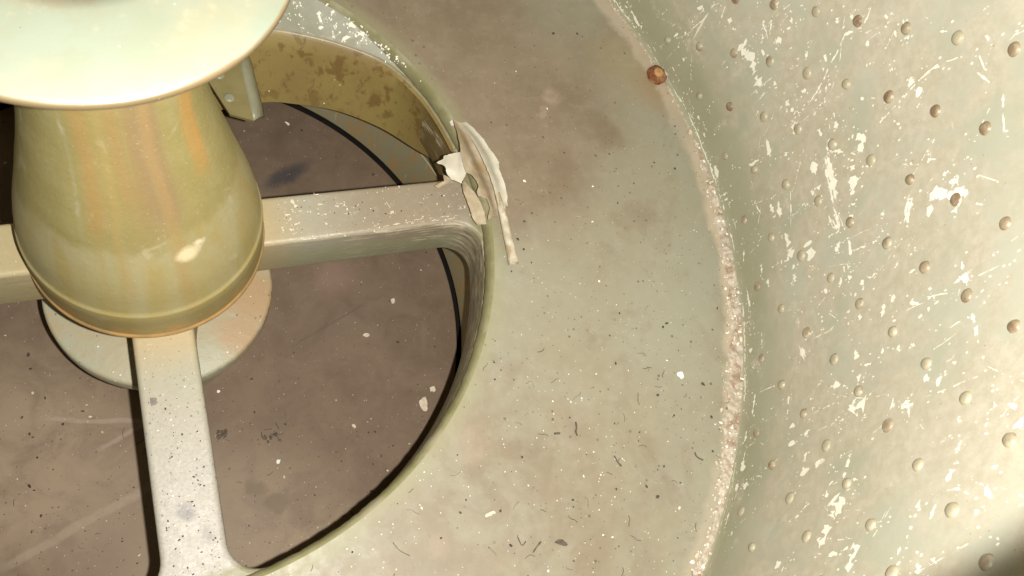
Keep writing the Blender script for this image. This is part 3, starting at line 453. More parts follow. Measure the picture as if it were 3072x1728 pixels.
for k in range(1100):
    a = a0 + (a1 - a0) * rnd.random(); wv = seam_at(a)
    if rnd.random() > wv / .055 or mnoise.noise(Vector((a * 22, 5, 0))) < -.22: continue
    r = 1.860 - (wv + .012) * (rnd.random() ** 1.1); sz = .0014 + .0040 * rnd.random() ** 3.5
    blob(bw if rnd.random() < .35 else bt, (r * cos(a), r * sin(a), .006 + .006 * rnd.random() * min(1, wv / .03)), sz, .6)
o = obj('sealant_crumbs', bw, 'white', sealant, smooth=False); o['kind'] = 'stuff'
o = obj('sealant_grains', bt, 'cream', sealant, smooth=False); o['kind'] = 'stuff'

# ================================================================ riveted drum
def rw(z): return 1.866 - .030 * max(z, 0)
dr = thing('riveted_drum', (0, 0, 0), 'curved green drum wall with rows of domed rivets and chalky scratches', 'drum wall')
prof = [(1.8655 - .012, -.012), (1.8655 - .008, .0), (1.8655 - .003, .006), (rw(.016), .016)] + [(rw(.05 + .05 * i), .05 + .05 * i) for i in range(34)]
prof += [(1.845, 1.71), (1.90, 1.70), (1.90, .0)]
obj('wall', lathe(prof, n=320), 'wall', dr, sharp=60)
def rivet_mesh(mat, sd):
    b = bmesh.new(); rows = []; N = 20
    for r, z in ((.0195, -.001), (.0175, .0008), (.0166, .0034), (.0142, .0068), (.0098, .0090), (.0045, .0098)):
        rows.append([b.verts.new((r * cos(2 * pi * i / N) * (1 + .05 * mnoise.noise(Vector((cos(i * .3), sd, z * 90)))), r * sin(2 * pi * i / N), z)) for i in range(N)])
    for a, c in zip(rows, rows[1:]):
        for i in range(N): b.faces.new((a[i], a[(i + 1) % N], c[(i + 1) % N], c[i]))
    b.faces.new(rows[-1]); me = bpy.data.meshes.new('rivet'); b.normal_update(); b.to_mesh(me); b.free()
    me.materials.append(MAT[mat]); me.polygons.foreach_set('use_smooth', [True] * len(me.polygons)); return me
RM = [rivet_mesh('rivet', i) for i in range(3)]; RB = [rivet_mesh('rivet_brown', i + 5) for i in range(2)]
PH0, DPH = 0.3835, 0.1320; ZK = [0.115, 0.236, 0.362, 0.484, 0.597, 0.719, 0.833, 0.954, 1.071]
ZK = ZK + [ZK[-1] + .119, ZK[-1] + .238]
for j in range(-5, 9):
    for k in range(0, 11):
        ph = PH0 - DPH * (j + .5 * k); z = ZK[k] + rnd.uniform(-.003, .003); ph += rnd.uniform(-.001, .001)
        # keep the ones that fall inside the photograph
        Pw = Vector((rw(z) * cos(ph), rw(z) * sin(ph), z)); q = Pw - CPOS; zz = q.dot(RZ)
        u, v = 2047.5 * q.dot(RX) / zz, 2047.5 * q.dot(RY) / zz
        if not (abs(u) < 1340 and abs(v) < 790): continue
        brown = (z > .72 and ph > -.62 and rnd.random() < .8) or rnd.random() < .06
        o = bpy.data.objects.new('rivet', rnd.choice(RB if brown else RM)); COL.objects.link(o); o.parent = dr
        nrm = Vector((-cos(ph), -sin(ph), -.03)).normalized()
        s_ = rnd.uniform(.92, 1.14) * (.80 if z < .3 else .88)
        o.matrix_local = Matrix.Translation(Pw) @ nrm.to_track_quat('Z', 'Y').to_matrix().to_4x4() @ Matrix.Rotation(rnd.random() * 6, 4, 'Z') @ Matrix.Diagonal((s_, s_ * rnd.uniform(.92, 1.06), rnd.uniform(.62, .92), 1))
# scratches and paint losses, laid on the wall skin
def ribbon(pts, wd, place, bm, seed, frag=.35, step=.006):
    L = [Vector(p) for p in pts]; sm = []
    for a, c in zip(L, L[1:]):
        k = max(1, int((c - a).length / step))
        for i in range(k): sm.append(a.lerp(c, i / k))
    sm.append(L[-1])
    if len(sm) < 5:
        a, c = sm[0], sm[-1]
        if (c - a).length < wd * .6:
            d = (c - a).normalized() if (c - a).length > 1e-6 else Vector((0, 1)); mid = (a + c) / 2; a, c = mid - d * wd * .5, mid + d * wd * .5
        sm = [a.lerp(c, i / 6) for i in range(7)]
    N = len(sm); prev = None
    for i, p in enumerate(sm):
        t = (sm[min(i + 1, N - 1)] - sm[max(i - 1, 0)]); t = t.normalized() if t.length > 0 else Vector((0, 1)); nn = Vector((-t.y, t.x))
        e = min(1, (min(i, N - 1 - i) + .15) / (N * .18 + .6)) ** .6
        nz = lambda o, f: mnoise.noise(Vector((p.x * f + o, p.y * f, seed)))
        h = wd * .5 * e * max(0, .62 + .9 * nz(0, 55) + 1.3 * nz(7, 210))
        off = nn * wd * .30 * nz(3, 40)
        if nz(11, 60) < -frag and wd < .03: prev = None; continue
        if h < wd * .05: prev = None; continue
        A, B = place(p + off + nn * h * (1 + .35 * nz(5, 200))), place(p + off - nn * h * (1 + .35 * nz(6, 200)))
        cur = (bm.verts.new(A), bm.verts.new(B))
        if prev: bm.faces.new((prev[0], prev[1], cur[1], cur[0]))
        prev = cur
    # satellite flecks
    for k in range(int(1 + wd * 90 + N * .12)):
        p = rnd.choice(sm) + Vector((rnd.gauss(0, 1), rnd.gauss(0, 1))) * (wd * .8 + .006); r = rnd.uniform(.0008, .0030)
        vs_ = [bm.verts.new(place(p + Vector((cos(q), sin(q) * 1.6)) * r * rnd.uniform(.6, 1.3))) for q in [i * 1.047 for i in range(6)]]
        bm.faces.new(vs_)
def on_wall(lift):
    def f(p):
        a = p.x / 1.85; r = rw(p.y) - lift; return (r * cos(a), r * sin(a), p.y)
    return f
b = bmesh.new()
for k in range(330):                      # hairlines and small rubbed dashes, mostly running up the wall
    z = min(1.45, max(.06, rnd.gauss(.55, .36))); a = rnd.uniform(-1.15, .62); th = rnd.gauss(1.57, .35) if rnd.random() < .75 else rnd.uniform(0, 3.14); L_ = rnd.choice((.015, .025, .04, .08, .14, .22)) * rnd.uniform(.6, 1.3)
    q = [(a * 1.85, z)]
    for s_ in range(3): q.append((q[-1][0] + cos(th) * L_ / 3, q[-1][1] + sin(th) * L_ / 3)); th += rnd.gauss(0, .12)
    ribbon(q, rnd.uniform(.0009, .0026) if L_ > .03 else rnd.uniform(.002, .007), on_wall(.0013), b, k + 900, .12)
for i, (pts, wd) in enumerate(SCUFF):
    big = wd > .03
    ribbon(pts, wd * (1.0 if big else 1.5), on_wall(.0016), b, i * 1.7)
    if big:
        for k in range(6):
            d = Vector((rnd.uniform(-.7, .7) * wd, rnd.uniform(-.6, .6) * wd)); ribbon([Vector(p) + d for p in pts], wd * rnd.uniform(.12, .35), on_wall(.0019 + .0002 * k), b, i + 40 + k)
for k in range(46):                       # paint worn through along the very foot of the wall
    a = rnd.uniform(-.95, .60); z = rnd.uniform(.012, .022); L_ = rnd.uniform(.03, .16)
    ribbon([(a * 1.85, z), (a * 1.85 + L_ * .5, z + rnd.uniform(-.003, .003)), (a * 1.85 + L_, z)], rnd.uniform(.003, .009), on_wall(.0013), b, k + 700, .2)
# dashed scrape just above the joint
for k in range(90):
    a = rnd.uniform(-.95, .62); z = rnd.choice((.018, .03, .055)) + rnd.uniform(-.006, .006); L_ = rnd.uniform(.006, .05)
    ribbon([(a * 1.85, z), (a * 1.85 + L_, z + rnd.uniform(-.004, .004))], rnd.uniform(.0012, .0035), on_wall(.0014), b, k + 300)
o = obj('scuff_marks', b, 'scuff', dr, smooth=False); o['kind'] = 'stuff'

# ================================================================ spoked hub
hub = thing('spoked_hub', (0, 0, -.43), 'greenish cast hub with bell shaped post, round cap and four flat spokes', 'hub')
W0, RH, RI = .079, .21, .985
ZT, ZB = -.052, -.255
def fil(R, f, inside, w=W0):
    q = (R - f if inside else R + f); cx = sqrt(q * q - (w + f) ** 2); return cx, w + f
def window(custom=None, fr=.085, fh=.20):
    """outline in a frame whose first spoke runs along +x and the second along +y"""
    P = []
    hx, hy = fil(RH, fh, False); ha = atan2(hy, hx)
    rx, ry = fil(RI, fr, True); ra = atan2(ry, rx)
    for i in range(9): P.append((hx + fh * cos(-pi + (0) - (0) + 0) , hy)) if False else None
    # hub corner near +x: from hub tangent to line tangent
    s0, s1 = ha + pi, 1.5 * pi
    P += [(hx + fh * cos(s0 + (s1 - s0) * i / 8), hy + fh * sin(s0 + (s1 - s0) * i / 8)) for i in range(9)]
    s0, s1 = -pi / 2, ra
    P += [(rx + fr * cos(s0 + (s1 - s0) * i / 10), ry + fr * sin(s0 + (s1 - s0) * i / 10)) for i in range(11)]
    if custom is None:
        n = 60
        for i in range(1, n): a = ra + (pi / 2 - 2 * ra) * i / n; P.append((RI * cos(a), RI * sin(a)))
        s0, s1 = pi / 2 - ra, pi
        P += [(ry + fr * cos(s0 + (s1 - s0) * i / 10), rx + fr * sin(s0 + (s1 - s0) * i / 10)) for i in range(11)]
    else: P += custom
    s0, s1 = 0.0 - 0.0, 0
    # hub corner near +y
    s0, s1 = 2 * pi, pi + (pi / 2 - ha) 
    P += [(hy + fh * cos(s0 + (s1 - s0) * i / 8) - 0, hx + fh * sin(s0 + (s1 - s0) * i / 8)) for i in range(9)] if False else [(hy - fh * cos(t), hx - fh * sin(t)) for t in [(pi / 2 - ha) * i / 8 for i in range(9)]]
    # hub arc back
    n = 24; b0 = pi / 2 - ha; 
    P += [(RH * cos(b0 + (ha - b0) * i / n), RH * sin(b0 + (ha - b0) * i / n)) for i in range(1, n)]
    return P
def catmull(pts, k=8):
    r = []
    for i in range(len(pts) - 1):
        p0, p1, p2, p3 = [Vector(pts[min(max(j, 0), len(pts) - 1)]) for j in (i - 1, i, i + 1, i + 2)]
        for t in [q / k for q in range(k)]:
            r.append(tuple(.5 * ((2 * p1) + (p2 - p0) * t + (2 * p0 - 5 * p1 + 4 * p2 - p3) * t * t + (3 * p1 - p0 - 3 * p2 + p3) * t ** 3)))
    r.append(tuple(pts[-1])); return r
def pp(r, d): return (r * cos(radians(d)), r * sin(radians(d)))
UP = catmull([pp(.974, 11), pp(.976, 18), pp(.975, 25), pp(.957, 34), pp(.900, 43), pp(.848, 51), pp(.805, 57.5), (.33, .66), (.22, .645), (.13, .62), (W0, .56)], 6)
LOW = catmull([pp(1.03, 9), pp(1.022, 15), pp(.972, 20.5), pp(.915, 28.8), pp(.842, 38.4), pp(.762, 47.6), pp(.713, 53.9), (.30, .56), (.2, .545), (.125, .53), (W0, .50)], 6)
def rot(P, k):
    c, s = ((1, 0), (0, 1), (-1, 0), (0, -1))[k]; return [(x * c - y * s, x * s + y * c) for x, y in P]
wins = [window(UP), rot(window(), 1), rot(window(), 2), rot(window(), 3)]
cu = bpy.data.curves.new('spider', 'CURVE'); cu.dimensions = '2D'; cu.fill_mode = 'BOTH'
BV = .015; cu.extrude = (ZT - ZB) / 2 - BV; cu.bevel_depth = BV; cu.bevel_resolution = 4; cu.offset = -BV
def spline(P):
    sp = cu.splines.new('POLY'); sp.points.add(len(P) - 1); sp.use_cyclic_u = True
    for q, (x, y) in zip(sp.points, P): q.co = (x, y, 0, 1)
spline([(1.075 * cos(2 * pi * i / 200), 1.075 * sin(2 * pi * i / 200)) for i in range(200)])
for q in wins: spline(q)
to = bpy.data.objects.new('tmp', cu); COL.objects.link(to)
dg = bpy.context.evaluated_depsgraph_get(); tm = bpy.data.meshes.new_from_object(to.evaluated_get(dg))
bpy.data.objects.remove(to); tm.transform(Matrix.Translation((0, 0, (ZT + ZB) / 2)))
b = bmesh.new(); b.from_mesh(tm); bmesh.ops.remove_doubles(b, verts=b.verts, dist=1e-5)
for ax in (0, 1):
    for sg in (1, -1):
        for dd in (.375, .86):
            co = [0, 0, 0]; no = [0, 0, 0]; co[ax] = sg * dd; no[ax] = sg
            g = [f for f in b.faces if abs(f.calc_center_median()[1 - ax]) < .2 and f.calc_center_median()[ax] * sg > .1 or len(f.verts) > 8]
            g = list(b.faces)
            bmesh.ops.bisect_plane(b, geom=list(b.verts) + list(b.edges) + g, plane_co=co, plane_no=no, dist=1e-6)
bmesh.ops.triangulate(b, faces=[f for f in b.faces if len(f.verts) > 4])
def cls(f):
    c = f.calc_center_median(); x, y = c.x, c.y
    for i, (u, v) in enumerate(((x, y), (y, x), (-x, y), (-y, x))):
        if .375 < u < .86 and abs(v) < W0 + .03: return 's%d' % i
    return 'hub' if hypot(x, y) < .46 else 'rim'
groups = {}
for f in b.faces: groups.setdefault(cls(f), []).append(f.index)
b.faces.ensure_lookup_table()
for key, ids in groups.items():
    nb = bmesh.new(); mp = {}
    for i in ids:
        f = b.faces[i]; vs_ = []
        for v in f.verts:
            if v.index not in mp: mp[v.index] = nb.verts.new(v.co)
            vs_.append(mp[v.index])
        try: nb.faces.new(vs_)
        except ValueError: pass
    obj({'hub': 'hub_core', 'rim': 'rim'}.get(key, 'spoke'), nb, 'cast', hub, sharp=38)
b.free()
# deeper inner face of the upper window: rounded shoulder then a tapered rust-spotted wall
N = min(len(UP), len(LOW)); verts = []; faces = []; K = 9
for i in range(N):
    (xu, yu), (xl, yl) = UP[i], LOW[i]; d = Vector((xu, yu)).normalized() 
    for j in range(K):
        t = j / (K - 1); e = t * t * (3 - 2 * t) if False else t
        x = xu + (xl - xu) * e; y = yu + (yl - yu) * e; z = -.064 + (-.30 + .064) * t
        if j == 0: x += d.x * .016; y += d.y * .016; z = -.0515
        if j == 1: x = xu - d.x * .002; y = yu - d.y * .002; z = -.062
        verts.append((x - d.x * .003, y - d.y * .003, z))
for i in range(N - 1):
    for j in range(K - 1): faces.append((i * K + j, (i + 1) * K + j, (i + 1) * K + j + 1, i * K + j + 1))
lowring = [(i * K + K - 1) for i in range(N)]
base = len(verts)
for i in range(N):
    d = Vector(LOW[i]).normalized(); verts.append((LOW[i][0] + d.x * .12, LOW[i][1] + d.y * .12, -.302))
for i in range(N - 1): faces.append((lowring[i], lowring[i + 1], base + i + 1, base + i))
o = obj('rim_wall', (verts, [], faces), 'rim', hub, sharp=50); o['label'] = 'ochre inner rim face speckled with brown rust'
# grey shelf between the lip and the rim wall, its white chips
verts = []; faces = []
for i in range(N):
    xu, yu = UP[i]; r = hypot(xu, yu); d = Vector((xu, yu)) / r; ro = max(r + .02, .992)
    for j in range(5):
        t = j / 4; q = r + .014 + (ro - r - .014) * t; verts.append((d.x * q, d.y * q, -.0505 + .034 * t * t * min(1, (ro - r) / .1)))
for i in range(N - 1):
    for j in range(4): faces.append((i * 5 + j, i * 5 + j + 1, (i + 1) * 5 + j + 1, (i + 1) * 5 + j))
shelf = obj('rim_shelf', (verts, [], faces), 'strip', hub)
def shelf_z(x, y):
    r = hypot(x, y); return -.0505 + .034 * max(0, min(1, (r - .88) / .11)) ** 2 + .006
b = bmesh.new()
for i, (pts, wd) in enumerate(STRIP_CHIP): ribbon(pts, wd, lambda p: (p.x, p.y, shelf_z(p.x, p.y)), b, i + 70)
for k in range(60):
    i = rnd.randrange(12, N - 18); x, y = UP[i]; r = hypot(x, y); q = r + .02 + rnd.random() * max(.01, .97 - r); p = Vector((x / r * q, y / r * q)); 
    ribbon([p, p + Vector((rnd.uniform(-.01, .01), rnd.uniform(-.01, .01)))], rnd.uniform(.003, .008), lambda p: (p.x, p.y, shelf_z(p.x, p.y)), b, k + 90)
o = obj('paint_loss', b, 'scuff', shelf, smooth=False); o['kind'] = 'stuff'
# scuffs on the arm reaching right
b = bmesh.new()
for i, (pts, wd) in enumerate(SPOKE_SCUFF): ribbon(pts, wd * .8, lambda p: (p.x, p.y, ZT + .0012), b, i + 11, .15, .004)
o = obj('spoke_scuffs', b, 'cream', hub, smooth=False); o['kind'] = 'stuff'
# hub flange below the spokes
dp = [(.19, -.29), (.19, -.428), (.335, -.43), (.343, -.434), (.346, -.442), (.346, -.485), (.335, -.492), (.26, -.50), (.26, -.84)]
b = lathe(dp, n=150)
for v in b.verts:
    r = hypot(v.co.x, v.co.y)
    if r > .33:
        a = atan2(v.co.y, v.co.x); k = 1 + .006 * mnoise.noise(Vector((cos(a) * 25, sin(a) * 25, v.co.z * 12))) * (1.4 if -1.2 < a < .1 else .3); v.co.x *= k; v.co.y *= k
o = obj('hub_disc', b, 'disc', hub, sharp=45); o['label'] = 'round flange under the spokes with rusty stains'
# bell
bp = [(.300, -.056), (.311, -.0555), (.3135, -.050), (.3135, -.044), (.3105, -.038), (.3085, -.036), (.3085, -.030), (.3080, .05), (.3062, .088), (.3050, .0915), (.3030, .0930), (.2985, .110), (.293, .16), (.283, .21), (.271, .26), (.258, .31), (.246, .36), (.2345, .41), (.222, .46), (.2105, .51), (.200, .56), (.1905, .61), (.182, .66), (.176, .71), (.172, .78), (.172, .86), (.178, .95), (.196, 1.02), (.235, 1.065)]
obj('bell_post', lathe(bp, n=160), 'bell', hub, sharp=48)
cp = [(.235, 1.062), (.325, 1.090), (.3425, 1.094), (.3455, 1.099), (.3462, 1.107), (.3455, 1.1105), (.3440, 1.1125), (.335, 1.1165), (.30, 1.126), (.25, 1.133), (.20, 1.137), (.178, 1.137), (.172, 1.131), (.120, 1.130), (.05, 1.130)]
obj('cap_flange', lathe(cp, n=160), 'flange', hub, sharp=50)
# bracket with two rivets
br = bpy.data.objects.new('bracket', None)
bpy.data.objects.remove(br)
zb = -.10
top = [(.2234, .5534), (.2778, .4056), (.340, .379), (.346, .3769), (.3375, .6242), (.336, .70), (.2, .70)]
verts = [(x, y, zb) for x, y in top] + [(x, y, zb - .012) for x, y in top]; n_ = len(top)
faces = [tuple(range(n_))] + [tuple(range(2 * n_ - 1, n_ - 1, -1))] + [(i, i + n_, (i + 1) % n_ + n_, (i + 1) % n_) for i in range(n_)]
b = bmesh.new(); vv = [b.verts.new(v) for v in verts]; [b.faces.new([vv[i] for i in f]) for f in faces]; bmesh.ops.recalc_face_normals(b, faces=b.faces)
brk = obj('bracket', b, 'brkt', hub, smooth=False); brk['label'] = 'folded sheet bracket with two rivets beside the post'
fl_ = [((.346, .3769, zb + .0005), (.386, .415, zb - .045)), ((.3445, .42, zb + .0005), (.3885, .445, zb - .050)), ((.3395, .56, zb + .0005), (.382, .60, zb - .050)), ((.336, .70, zb + .0005), (.378, .73, zb - .050))]
b = bmesh.new(); rows = []
for A, B in fl_:
    A, B = Vector(A), Vector(B); row = []
    for j in range(6):
        t = j / 5; p = A.lerp(B, t); p.z += .014 * sin(pi * t) * .9; p.x += .006 * sin(pi * t); row.append(b.verts.new(p))
    rows.append(row)
for a, c in zip(rows, rows[1:]):
    for j in range(5): b.faces.new((a[j], a[j + 1], c[j + 1], c[j]))
bmesh.ops.recalc_face_normals(b, faces=b.faces); bmesh.ops.solidify(b, geom=b.faces[:], thickness=.008)
obj('bracket_flange', b, 'brkt_edge', brk)
for x, y in ((.267, .553), (.285, .466)):
    b = bmesh.new(); rows = []
    for r, z in ((.0175, 0), (.0165, .003), (.012, .0055), (.005, .0065)): rows.append([b.verts.new((x + r * cos(i * pi / 10), y + r * sin(i * pi / 10), zb + z)) for i in range(20)])
    for a, c in zip(rows, rows[1:]):
        for i in range(20): b.faces.new((a[i], a[(i + 1) % 20], c[(i + 1) % 20], c[i]))
    b.faces.new(rows[-1]); obj('rivet', b, 'brkt_edge', brk)

# ================================================================ peeling paint
pf = thing('peeling_paint', (.95, 0, -.03), 'curled sheet of pale peeling paint hanging over the lip where the right spoke ends', 'paint flake')
def sheet(name, pts, mat, amp=.006, seed=0, label=None):
    P2 = [Vector((p[0], p[1])) for p in pts]; zs = [p[2] for p in pts]; dense = []; dz = []
    for i in range(len(P2)):
        a, c = P2[i], P2[(i + 1) % len(P2)]; k = max(1, int((c - a).length / .006)); nn = Vector((-(c - a).y, (c - a).x)); nn = nn.normalized() if nn.length else nn
        for q in range(k):
            t = q / k; j = .0030 * mnoise.noise(Vector((a.lerp(c, t).x * 120, a.lerp(c, t).y * 120, seed))) if q else 0
            dense.append(a.lerp(c, t) + nn * j); dz.append(zs[i] + (zs[(i + 1) % len(zs)] - zs[i]) * t)
    nb = len(dense); inner = []
    x0, x1 = min(p.x for p in dense), max(p.x for p in dense); y0, y1 = min(p.y for p in dense), max(p.y for p in dense)
    def inside(p):
        c = False
        for i in range(nb):
            a, q = dense[i], dense[i - 1]
            if (a.y > p.y) != (q.y > p.y) and p.x < (q.x - a.x) * (p.y - a.y) / (q.y - a.y) + a.x: c = not c
        return c
    st = .007; x = x0
    while x < x1:
        y = y0
        while y < y1:
            p = Vector((x + rnd.uniform(-.001, .001), y + rnd.uniform(-.001, .001)))
            if inside(p) and min((p - d).length for d in dense) > .0035: inner.append(p)
            y += st
        x += st
    allp = dense + inner
    V, E, F, *_ = delaunay_2d_cdt(allp, [], [list(range(nb))], 1, 1e-6)
    bm = bmesh.new(); bv = []
    for p in V:
        ws = [(1 / ((p - d).length + .004) ** 3, z) for d, z in zip(dense, dz)]; z = sum(a * c for a, c in ws) / sum(a for a, c in ws)
        de = min((p - d).length for d in dense); z += amp * mnoise.noise(Vector((p.x * 26, p.y * 26, seed))) - min(de, .02) * .25
        bv.append(bm.verts.new((p.x, p.y, z)))
    for f in F:
        try: bm.faces.new([bv[i] for i in f])
        except ValueError: pass
    bmesh.ops.recalc_face_normals(bm, faces=bm.faces)
    if sum(f.normal.z for f in bm.faces) < 0: bmesh.ops.reverse_faces(bm, faces=bm.faces)
    bmesh.ops.solidify(bm, geom=bm.faces[:], thickness=.0016)
    o = obj(name, bm, mat, pf, sharp=60)
    if label: o['label'] = label
    return o
sheet('torn_flap', FLAKE['flap'], 'paint_pale', .004, 1, 'pale torn flap pointing at the hub')
sheet('curled_sheet', FLAKE['curl'], 'paint_tan', .004, 2, 'tan concave sheet with ragged holes')
sheet('rolled_edge', FLAKE['outer_curl'], 'paint_pale', .003, 3, 'pale rolled outer edge')
sheet('hanging_strip', FLAKE['lower_strip'], 'paint_tan', .003, 4)
sheet('thin_curl', FLAKE['thin_curl'], 'paint_tan', .003, 5)
sheet('edge_chip', FLAKE['edge_chip'], 'paint_pale', .002, 6)
b = bmesh.new(); rows = []; NR = 22; nt = 26
ctl = [Vector(r[:3]) for r in ROLL]; rad = [r[3] for r in ROLL]
path = catmull([tuple(c) for c in ctl], 6); rads = [1.3 * x[0] for x in catmull([(r, 0, 0) for r in rad], 6)]
for i, p in enumerate(path):
    p = Vector(p); t = (Vector(path[min(i + 1, len(path) - 1)]) - Vector(path[max(i - 1, 0)])).normalized(); s_ = t.cross(Vector((0, 0, 1))).normalized(); u = s_.cross(t); row = []
    for q in range(NR + 6):                     # a spiral wrap: the roll is a rolled sheet, open at its end
        a = 2 * pi * q / NR; r = rads[i] * (1 - .006 * q) * (1 + .07 * mnoise.noise(Vector((p.x * 60, p.y * 60, a))))
        row.append(b.verts.new(p + s_ * r * cos(a + 1.2) + u * r * sin(a + 1.2)))
    rows.append(row)
for a, c in zip(rows, rows[1:]):
    for q in range(NR + 5): b.faces.new((a[q], a[q + 1], c[q + 1], c[q]))
bmesh.ops.recalc_face_normals(b, faces=b.faces)
bmesh.ops.solidify(b, geom=b.faces[:], thickness=.002)
o = obj('paint_roll', b, 'paint_roll', pf, sharp=60); o['label'] = 'tightly rolled tail of paint'

# ================================================================ loose chips, grit, twigs
def chip(name, x, y, z, sz, mat, label, cat, group, seed, asp=.75, thick=.0022):
    bm = bmesh.new(); N_ = 14; rot_ = seed * 1.9; ring_ = []
    for i in range(N_):
        a = 2 * pi * i / N_; r = sz * .5 * (.85 + .55 * mnoise.noise(Vector((cos(a) * 1.4, sin(a) * 1.4, seed * 3.1))) + .12 * mnoise.noise(Vector((cos(a) * 5, sin(a) * 5, seed))))
        px, py = r * cos(a), r * asp * sin(a); ring_.append((px * cos(rot_) - py * sin(rot_), px * sin(rot_) + py * cos(rot_)))
    c0 = bm.verts.new((0, 0, thick * 1.4)); V1 = [bm.verts.new((px, py, thick + .10 * sz * mnoise.noise(Vector((px * 60, py * 60, seed))) + .002)) for px, py in ring_]; V2 = [bm.verts.new((v.co.x, v.co.y, v.co.z - thick)) for v in V1]; c1 = bm.verts.new((0, 0, .0004))
    for i in range(N_):
        j = (i + 1) % N_; bm.faces.new((c0, V1[i], V1[j])); bm.faces.new((V1[i], V2[i], V2[j], V1[j])); bm.faces.new((c1, V2[j], V2[i]))
    o = obj(name, bm, mat, None, smooth=False); o.location = (x, y, z); return tag(o, label, cat, group)
ZR, ZF = .001, -.85
LR = ['large white paint chip on the green ring near the crusty joint', 'tiny white flake on the middle of the green ring', 'tiny white flake on brown film beside the peeling paint', 'small white flake by the edge of the crusty joint']
for i, (x, y, sz) in enumerate(CHIP_RING): chip('paint_chip', x, y, ZR, sz, 'white', LR[i], 'paint chip', 'white paint chips on the ring', i + 1)
LF = ['crescent white chip on the brown floor beside the bracket', 'cream chip on the brown floor, upper one of the pair below the right spoke', 'cream chip on the brown floor, lower one of the pair below the right spoke',
      'big ragged tan chip on the brown floor at the ring shadow', 'cream chip just above the big ragged tan chip', 'small cream chip on the open middle of the brown floor', 'white chip on the brown floor between the dark stain and the ring shadow', 'tiny white chip on the brown floor just right of the bottom spoke']
for i, (x, y, sz) in enumerate(CHIP_FLOOR):
    chip('paint_chip', x, y, ZF, sz, 'cream' if i in (3, 4, 1, 2, 5) else 'white', LF[i], 'paint chip', 'paint chips on the sunken floor', i + 21, .45 if i == 0 else .8)
LD = ['round black pellet below the large white chip, near the crusty joint', 'black crumb on the ring just below left of the large white chip', 'black crumb on the ring above the large white chip', 'black crumb on the pale lower part of the ring',
      'black crumb on the ring between the large white chip and crusty joint', 'dark crumb on the ring left of the worn patch by the joint', 'dark crumb on the brown film, left of another crumb near the joint', 'dark crumb on the brown film right of the peeling paint']
for i, (x, y, sz) in enumerate(DARK_RING):
    b = bmesh.new(); blob(b, (0, 0, sz * .25), sz * .36, .8); o = obj('crumb', b, 'dark'); o.location = (x, y, ZR); tag(o, LD[i], 'crumb', 'dark crumbs on the ring')
LT = ['curled black worm-like twig on the lower ring', 'forked dark twig right of the curled twig', 'bent dark twig near the lower crusty joint', 'slanted straight twig at the bottom of the ring', 'small V shaped twig at the bottom of the ring', 'short stubby dark twig left of the curled twig', 'long thin curved fibre near the ring inner edge', 'thin level fibre at the bottom near the ring inner edge']
def strand(bm, pts, wd, z):
    C_ = catmull([(p[0], p[1]) for p in pts], 6); rows = []
    for i, p in enumerate(C_):
        p = Vector((*p, z + wd * .6 + .002 * abs(mnoise.noise(Vector((i * .2, pts[0][0] * 9, 0)))))); q = Vector((*C_[min(i + 1, len(C_) - 1)], 0)) - Vector((*C_[max(i - 1, 0)], 0)); q = q.normalized() if q.length else Vector((1, 0, 0)); s_ = Vector((-q.y, q.x, 0))
        r = wd * .5 * (.7 + .5 * abs(mnoise.noise(Vector((i * .5, wd * 99, pts[0][1] * 7)))))
        rows.append([bm.verts.new(p + s_ * r * cos(k * 1.2566) + Vector((0, 0, r * sin(k * 1.2566)))) for k in range(5)])
    for a, c in zip(rows, rows[1:]):
        for k in range(5): bm.faces.new((a[k], a[(k + 1) % 5], c[(k + 1) % 5], c[k]))
for i, pts in enumerate(TWIG):
    b = bmesh.new(); c0 = pts[0]; strand(b, [(p[0] - c0[0], p[1] - c0[1]) for p in pts], (.006, .005, .005, .0042, .0034, .0075, .0022, .0022)[i], 0)
    if i == 1: strand(b, [(pts[1][0] - c0[0], pts[1][1] - c0[1]), (pts[1][0] - c0[0] + .012, pts[1][1] - c0[1] + .008)], .0025, 0)
    o = obj('twig', b, 'twig'); o.location = (*c0, ZR); tag(o, LT[i], 'twig', 'twigs on the ring')
# brown leaf scrap, dark clumps on the floor
chip('leaf_scrap', .938, -1.108, ZR, .036, 'twig', 'dark brown shrivelled leaf scrap at the bottom of the ring', 'leaf scrap', None, 51, .55)
chip('paint_scale', -.045, -.488, ZT + .001, .030, 'grey', 'square dark grey scale lying on the bottom spoke', 'paint flake', None, 52, .8)
chip('wood_splinter', .757, -.985, ZR, .036, 'cream', 'pale splinter of wood on the lower left of the ring', 'splinter', None, 53, .3)
def clump(x, y, z, r, label):
    bm = bmesh.new(); rr = random.Random(int(x * 1000))
    for k in range(5):
        a = rr.random() * 6.28; q = [(rr.gauss(0, r * .45), rr.gauss(0, r * .3))]
        for s_ in range(2): q.append((q[-1][0] + cos(a) * r * .28, q[-1][1] + sin(a) * r * .28)); a += rr.uniform(-1, 1)
        strand(bm, q, rr.uniform(.002, .004), rr.random() * .004)
    for k in range(16): blob(bm, (rr.gauss(0, r * .34), rr.gauss(0, r * .2), .003), rr.uniform(.002, .0075), .45)
    o = obj('debris_clump', bm, 'twig', None, False); o.location = (x, y, z); tag(o, label, 'debris', 'dry plant debris on the sunken floor')
clump(.277, -.478, ZF, .05, 'dark dried plant clump on the brown floor right of the bottom spoke')
clump(.115, -.440, ZF, .028, 'small dark clump on the brown floor touching the bottom spoke')

